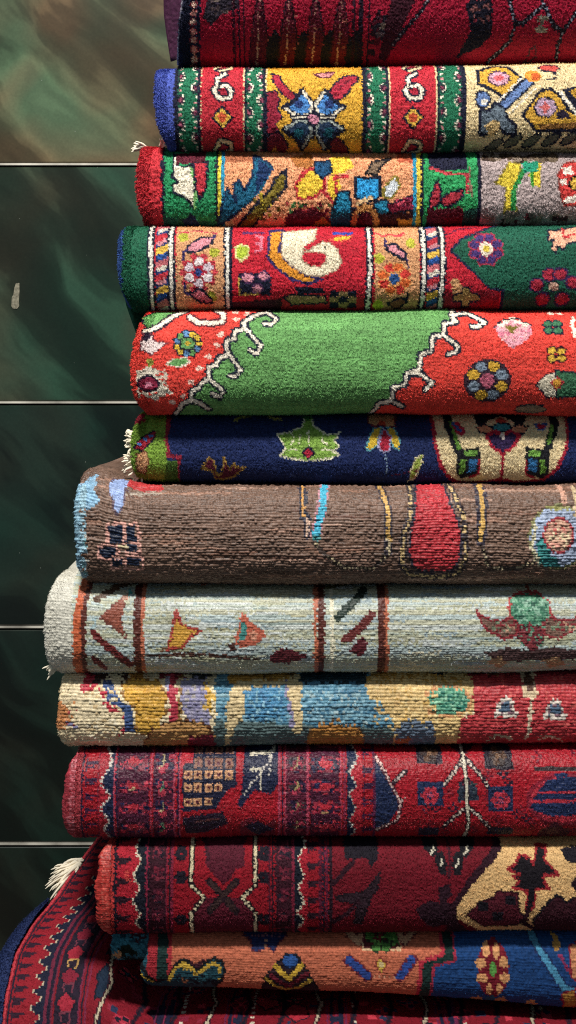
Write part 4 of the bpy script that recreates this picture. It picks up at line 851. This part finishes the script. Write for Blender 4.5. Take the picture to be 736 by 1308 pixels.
# 12 orange flat weave and blue
zt, zb, xl = '0,1186 200,1186 450,1188 736,1188 900,1188', '0,1263 200,1263 290,1266 450,1270 560,1277 736,1292 900,1300', '1180,196 1190,189 1215,187 1228,181 1248,183 1258,188 1266,198'
r12 = rug('r12', 'orange flat woven rug with blue right half and dark scalloped edging', plan_orange(), zt, zb, xl, FLAT, fuzz=20000, flen=.9, yoff=.004, d=.05, n=2.9, kx=2.1, ks=3.2, knot=.25, dome=.15, row=.6, rowcol=.22, clump=.25, clump_s=5, abrash=.08, capcols=('1c4a58', '8c7c66'), seed=12)
w = Weave(120, 1160, 260, 1260, '357488'); w.P('150,1212 163,1206 176,1216 178,1232 158,1232 152,1222', '15231c'); w.E(150, 1219, 5, 8, 'c89a70'); w.P('160,1186 190,1186 184,1204 170,1204', '3c1c2c'); w.M(144, 1190, 186, 1228, ['1c4a5c', '3a7488'], 26, 4, 3)
roll(r12, 143, 230, 1208, 23, .001, .036, '3a7c92', seed=44, weave=w, mat=SHAG)

# 13 the base rug, wide and sagging, its left edge swinging forward
r13 = tag(empty('folded_rug', (.1, .1, Z(1440))), 'red and navy rug at the bottom, its blue edge sloping out at left', 'rug', 'folded rugs stacked against the tiled wall')
E = np.array([(138, 1052, .34), (128, 1062, .31), (103, 1095, .25), (73, 1139, .18), (41, 1177, .115), (16, 1220, .055), (3, 1277, .0), (-2, 1330, -.025), (0, 1390, -.03), (8, 1440, -.02)])
def base_curve(m):
    s = np.linspace(0, len(E)-1, m); P = np.stack([np.interp(s, np.arange(len(E)), E[:, i]) for i in range(3)], 1)
    for _ in range(60): P[1:-1] = (P[:-2]+2*P[1:-1]+P[2:])/4
    k = (P[:, 2]-CY)/1.8                                  # plan to depth: the edge leans toward the viewer
    return np.stack([X(P[:, 0])*k, P[:, 2], .808-(P[:, 1]-500)/1000*k], 1)
m = 420; EC = base_curve(m)
arc = np.concatenate([[0], np.cumsum(np.linalg.norm(np.diff(EC, axis=0), axis=1))]); si = np.linspace(0, arc[-1], 560)
EC = np.stack([np.interp(si, arc, EC[:, i]) for i in range(3)], 1); m = 560
nx = 760; u = np.concatenate([np.linspace(0, .42, 420), np.linspace(.421, 1, nx-420)])
XX = EC[:, None, 0]+(XR-EC[:, None, 0])*u[None]
ee = np.clip((XX+.275)/.11, 0, 1); ee = ee*ee*(3-2*ee)
under = np.interp(EC[:, 1], [-.03, .0, .06, .35], [0, .0, .03, .03])
zu = np.minimum(EC[:, 2], np.interp(np.arange(m), [0, m*.62, m*.72, m*.80, m*.88, m], [.005, .005, .006, -.012, -.055, -.131]))
ZZ = EC[:, None, 2]*(1-ee)+zu[:, None]*ee
yu = np.interp(np.arange(m), [0, m*.62, m*.72, m*.80, m*.88, m], [.34, .02, -.075, -.13, -.15, -.13])
YY = EC[:, None, 1]*(1-ee)+yu[:, None]*ee
UU = (XX-EC[:, None, 0])*1000; SS = (si*1000)[:, None]+0*UU
wv = plan_base(); W1 = .9*NZ[0](UU/7., SS/3.); W2 = .9*NZ[1](UU/9., SS/9.)
ki = np.floor((UU+W1)/2.2).astype(int); kj = np.floor((SS+W2)/2.2).astype(int)
C = wv.sample(np.abs(ki*2.2+1.1), kj*2.2+1.1); HH = np.random.default_rng(77).random((512, 512)); rk = HH[ki % 512, kj % 512]
C = C*(1+.13*(rk*2-1))[..., None]
h = (1.0*(rk-.5)+.3*NZ[6](UU/4.5, SS/4.)+.35*(1-(2*((SS+W2)/2.2-kj)-1)**2)+3*NZ[2](UU/90., SS/70.))/1000
P = np.stack([XX, YY, ZZ], -1); dS = np.gradient(P, axis=0); dU = np.gradient(P, axis=1)
Nn = np.cross(dS, dU); Nn /= np.linalg.norm(Nn, axis=-1)[..., None]+1e-9
Nn *= np.where(Nn[m//2, nx//2, 2] < 0, -1, 1)
edge = np.clip(UU/6, 0, 1)
P = P+Nn*(h*np.sqrt(edge)-.006*(1-np.sqrt(1-(1-edge)**2)))[..., None]
bag = Bag(); bag.add(P.reshape(-1, 3), gridfaces(m, nx)); bag.C.append(C.reshape(-1, 3))
Q = P-Nn*.011; st = (slice(None, None, 4), slice(None, None, 4)); q = Q[st]
bag.add(q.reshape(-1, 3), gridfaces(*q.shape[:2])[:, ::-1], lin('5a3030'))
q = np.stack([P[:, 0], Q[:, 0]], 0); bag.add(q.reshape(-1, 3), gridfaces(2, m), lin('2a2038'))
g = np.random.default_rng(91); kf = 70000; sel = g.integers(0, m-1, kf)*nx+g.integers(0, nx, kf)
def strands(bag, P0, N0, C0, ln, seed):
    g = np.random.default_rng(seed); k = len(P0); D = N0*.8+g.normal(0, .45, (k, 3))+[0, -.2, -.2]; D /= np.linalg.norm(D, axis=1)[:, None]
    B = np.cross(D, g.normal(size=(k, 3))); B /= np.linalg.norm(B, axis=1)[:, None]+1e-9
    l = ln*g.uniform(.6, 1.25, (k, 1)); wd = g.uniform(.00022, .00042, (k, 1)); base = P0+g.normal(0, .0004, (k, 3))-D*l*.25
    bag.add(np.stack([base-B*wd, base+B*wd, base+D*l+B*wd*.35, base+D*l-B*wd*.35], 1).reshape(-1, 3), np.arange(4*k).reshape(-1, 4)); bag.C.append(np.repeat(C0*g.uniform(.7, 1.3, (k, 1)), 4, 0))
strands(bag, P.reshape(-1, 3)[sel], Nn.reshape(-1, 3)[sel], C.reshape(-1, 3)[sel], .0017, 92)
bag.build('pile', PILE, r13)
# the blue woven edge that starts part way down
k0 = int(m*.38); ed = EC[k0:]; f = np.linspace(0, 1, len(ed)); wdt = .021*np.clip(f*5, 0, 1)**.6+.0008
bag = Bag(); th = np.linspace(-np.pi*.62, np.pi*.62, 26)
g = np.random.default_rng(8)
off = wdt[:, None]*np.abs(np.cos(th/1.25))[None]
VX = ed[:, None, 0]+.003-off; up = np.sin(th)[None]*.011
VY = ed[:, None, 1]-.35*off*f[:, None]+.4*up*-1*0; VZ = ed[:, None, 2]-.004+up-.10*off
Vn = .0005*g.normal(size=VX.shape); V = np.stack([VX+Vn, VY+.0005*g.normal(size=VX.shape), VZ+Vn], -1)
cc = lin('22305a')*(1+.3*(g.random(VX.shape+(1,))-.5))
bag.add(V.reshape(-1, 3), gridfaces(len(ed), 26)); bag.C.append(cc.reshape(-1, 3))
sel = g.integers(0, V.shape[0]*26, 26000); Nb = np.stack([-np.cos(th/1.25)+0*VX, -.3+0*VX, np.sin(th)+0*VX], -1).reshape(-1, 3)
strands(bag, V.reshape(-1, 3)[sel], Nb[sel], cc.reshape(-1, 3)[sel], .003, 93)
bag.build('selvedge', SHAG, r13)
for k, (px, py, yd, d, l) in enumerate(((101, 1098, .25, (-1, -.2, -.42), .047), (98, 1103, .243, (-1, -.3, -.62), .044), (95, 1107, .238, (-.9, -.35, -.85), .046), (99, 1100, .247, (-1, -.1, -.3), .04))):
    kq = (yd-CY)/1.8
    tassel(r13, (X(px+6)*kq, yd-.012, .808-(py-504)/1000*kq), d, l*1.15, 16, .09, .0017, .1, seed=60+k)

# ------------------------------------------------------------------ the tiled wall behind
YW = .46
def tile_mat(name='marbled_glaze'):
    """dark enamel with soft diagonal veils; each tile carries its own swirl and ground tone (object colour), with light falloff mixed in"""
    m, N, K, b = nodes(name)
    def mth(op, a, c=None):
        q = N.new('ShaderNodeMath'); q.operation = op
        for i, v in enumerate((a, c)):
            if v is None: continue
            if isinstance(v, (int, float)): q.inputs[i].default_value = v
            else: K.new(v, q.inputs[i])
        return q.outputs[0]
    tc = N.new('ShaderNodeTexCoord'); oi = N.new('ShaderNodeObjectInfo')
    mp = N.new('ShaderNodeMapping'); mp.inputs['Rotation'].default_value = (0, math.radians(-42), 0); K.new(tc.outputs['Object'], mp.inputs['Vector'])
    cb = N.new('ShaderNodeCombineXYZ'); sh = mth('MULTIPLY', oi.outputs['Random'], 37.); K.new(sh, cb.inputs[0]); K.new(sh, cb.inputs[2])
    ad = N.new('ShaderNodeVectorMath'); K.new(mp.outputs[0], ad.inputs[0]); K.new(cb.outputs[0], ad.inputs[1])
    def noise(vec, sc, det, rg=.5):
        q = N.new('ShaderNodeTexNoise'); q.inputs['Scale'].default_value = sc; q.inputs['Detail'].default_value = det; q.inputs['Roughness'].default_value = rg; K.new(vec, q.inputs['Vector']); return q
    wn = noise(ad.outputs[0], 5., 1.5)
    sb = N.new('ShaderNodeVectorMath'); sb.operation = 'MULTIPLY_ADD'; sb.inputs[1].default_value = (.13, .13, .13); K.new(wn.outputs['Color'], sb.inputs[0]); K.new(ad.outputs[0], sb.inputs[2])
    st = N.new('ShaderNodeVectorMath'); st.operation = 'MULTIPLY'; st.inputs[1].default_value = (2.4, 3, 9.); K.new(sb.outputs[0], st.inputs[0])
    n1 = noise(st.outputs[0], 1., 4, .5)
    rp = N.new('ShaderNodeValToRGB'); rp.color_ramp.interpolation = 'EASE'; e = rp.color_ramp.elements
    cols = [(.26, .36), (.40, .5), (.47, .66), (.505, 1.15), (.56, 1.8), (.66, 1.35), (.8, 2.2)]
    e[0].position = cols[0][0]; e[0].color = (*[cols[0][1]/3]*3, 1); e[1].position = cols[-1][0]; e[1].color = (*[cols[-1][1]/3]*3, 1)
    for p, v in cols[1:-1]: q = e.new(p); q.color = (*[v/3]*3, 1)
    K.new(n1.outputs['Fac'], rp.inputs[0])
    n2 = noise(sb.outputs[0], 7., 1.5)
    r2 = N.new('ShaderNodeValToRGB'); r2.color_ramp.elements[0].position = .34; r2.color_ramp.elements[1].position = .66
    r2.color_ramp.elements[0].color = (.68, 1.1, .92, 1); r2.color_ramp.elements[1].color = (1.45, .92, .74, 1); q = r2.color_ramp.elements.new(.5); q.color = (1., 1., .85, 1)
    K.new(n2.outputs['Fac'], r2.inputs[0])
    gr = noise(tc.outputs['Object'], 260., 2)
    v = rp.outputs[0]
    for o in (r2.outputs[0], oi.outputs['Color']):
        mx = N.new('ShaderNodeMix'); mx.data_type = 'RGBA'; mx.blend_type = 'MULTIPLY'; mx.inputs[0].default_value = 1; mx.clamp_result = False
        K.new(v, mx.inputs[6]); K.new(o, mx.inputs[7]); v = mx.outputs[2]
    sc = N.new('ShaderNodeVectorMath'); sc.operation = 'MULTIPLY'; K.new(v, sc.inputs[0])
    g3 = mth('MULTIPLY_ADD', gr.outputs['Fac'], 1.2); N[-1].inputs[2].default_value = 2.4
    K.new(g3, sc.inputs[1])
    vo = N.new('ShaderNodeTexVoronoi'); vo.inputs['Scale'].default_value = 55; K.new(tc.outputs['Object'], vo.inputs['Vector'])
    sp = mth('LESS_THAN', vo.outputs['Distance'], .045); vr = N.new('ShaderNodeSeparateColor'); K.new(vo.outputs['Color'], vr.inputs[0]); sp = mth('MULTIPLY', sp, mth('GREATER_THAN', vr.outputs[0], .86))
    m4 = N.new('ShaderNodeMix'); m4.data_type = 'RGBA'; K.new(mth('MULTIPLY', sp, .35), m4.inputs[0]); K.new(sc.outputs[0], m4.inputs[6]); m4.inputs[7].default_value = (.35, .38, .33, 1)
    K.new(m4.outputs[2], b.inputs['Base Color'])
    rr = mth('MULTIPLY_ADD', n1.outputs['Fac'], .18); N[-1].inputs[2].default_value = .16; K.new(rr, b.inputs['Roughness'])
    b.inputs['Specular IOR Level'].default_value = .5
    n3 = noise(tc.outputs['Object'], 14., 1)
    bp = N.new('ShaderNodeBump'); bp.inputs['Strength'].default_value = .06; bp.inputs['Distance'].default_value = .01; K.new(n3.outputs['Fac'], bp.inputs['Height']); K.new(bp.outputs[0], b.inputs['Normal'])
    return m
TILE = tile_mat(); TRIM = plain('white_trim', 'b8b4a8', .4, .5, .45, 22); BACK = plain('dark_mortar', '20201e', .9, .2)
wall = tag(empty('tiled_wall', (0, YW+.03, -.14)), 'dark green marbled glossy tile wall with thin white joints behind the rugs', 'wall')
bag = Bag(); bag.box((-1.1, YW+.014, -.14), (1.1, YW+.05, 1.9)); bag.build('mortar_bed', BACK, wall, False)
zs = [-.14, .0722, .4249, .7902, 1.1775, 1.565, 1.9]
xs = [-1.1, -.86, -.13, .6, 1.1]
def slab(x0, z0, x1, z1):
    b = Bag(); e = .0025; y0, y1 = YW, YW+.013
    b.add([(x0, y1, z0), (x1, y1, z0), (x1, y1, z1), (x0, y1, z1), (x0, y0+e, z0), (x1, y0+e, z0), (x1, y0+e, z1), (x0, y0+e, z1), (x0+e, y0, z0+e), (x1-e, y0, z0+e), (x1-e, y0, z1-e), (x0+e, y0, z1-e)],
          [(8, 9, 10, 11), (4, 5, 9, 8), (5, 6, 10, 9), (6, 7, 11, 10), (7, 4, 8, 11), (0, 1, 5, 4), (1, 2, 6, 5), (2, 3, 7, 6), (3, 0, 4, 7)])
    return b
for i in range(len(zs)-1):
    for j in range(len(xs)-1):
        slab(xs[j]+.0006, zs[i]+.0018, xs[j+1]-.0006, zs[i+1]-.0042).build('tile', TILE, wall, False).color = (*(lin(['101a17', '101a17', '14201c', '26322a', '47493a', '545440'][i])*1.0), 1)  # rows paler upward: light falloff put into the tile tones
for z in zs[1:-1]:
    b = Bag(); b.box((-1.1, YW-.0012, z-.0016), (1.1, YW+.012, z+.0016)); b.build('joint_strip', TRIM, wall, False)
# the scrap on the second tile, a small ragged pale shape
b = Bag(); k = (YW-CY)/1.8; g = np.random.default_rng(3)
def blotch(poly):
    p = pts(poly); n = len(p); x = X(p[:, 0])*k; z = .808-(p[:, 1]-500)/1000*k
    V = np.concatenate([np.stack([x, np.full(n, y), z], 1) for y in (YW-.0012, YW-.0001)]+[[[x.mean(), YW-.0014, z.mean()]]])
    F = [(i, i, (i+1) % n, 2*n) for i in range(n)]+[(i, (i+1) % n, n+(i+1) % n, n+i) for i in range(n)]
    b.add(V, [(q[1], q[2], q[3], q[3]) if q[0] == q[1] else q for q in F])
blotch('20.5,362 25,361.5 25.2,372 24.4,384 24.8,391 22,394.5 16.5,394 14.8,391 15.4,380 17.5,376 18.6,368')
tag(b.build('pale_blotch', plain('pale_matte', '7c7868', .8, .2, .45, 220), None, False), 'ragged pale scrap of pale paper stuck on the dark tile at far left', 'mark')

# ------------------------------------------------------------------ floor out of frame, camera, lamp
b = Bag(); b.box((-1.1, -2.2, -.19), (1.1, YW+.05, -.142)); tag(b.build('floor', plain('floor_stone', '4a4640', .6, .4), None, False), kind='structure')
cam = bpy.data.cameras.new('camera'); co = bpy.data.objects.new('camera', cam); COL.objects.link(co); S.camera = co
co.location = (0, CY, .808); co.rotation_euler = (math.pi/2, 0, 0)
cam.sensor_fit = 'VERTICAL'; cam.sensor_height = 36; cam.lens = 36*1.8/1.308; cam.shift_y = (.654-.808)/1.308
cam.clip_end = 50; cam.clip_start = .05
def lamp(name, loc, target, size, power, col):
    l = bpy.data.lights.new(name, 'AREA'); l.shape = 'DISK'; l.size = size; l.energy = power; l.color = col
    o = bpy.data.objects.new(name, l); o.location = loc; COL.objects.link(o)
    d = np.array(target)-np.array(loc); import mathutils
    o.rotation_euler = mathutils.Vector(d).to_track_quat('-Z', 'Y').to_euler(); return o
lamp('ceiling_lamp', (-.32, -1.5, 3.1), (0, 0, .75), .26, 132, (1, .96, .9))
W = bpy.data.worlds.new('World'); S.world = W; W.use_nodes = True
W.node_tree.nodes['Background'].inputs[0].default_value = (.55, .68, .78, 1); W.node_tree.nodes['Background'].inputs[1].default_value = .23
S.view_settings.view_transform = 'Standard'; S.view_settings.look = 'None'; S.view_settings.exposure = 0; S.view_settings.gamma = 1
S.render.engine = 'CYCLES'; S.cycles.use_denoising = False; S.cycles.filter_width = 1.1; S.cycles.max_bounces = 5
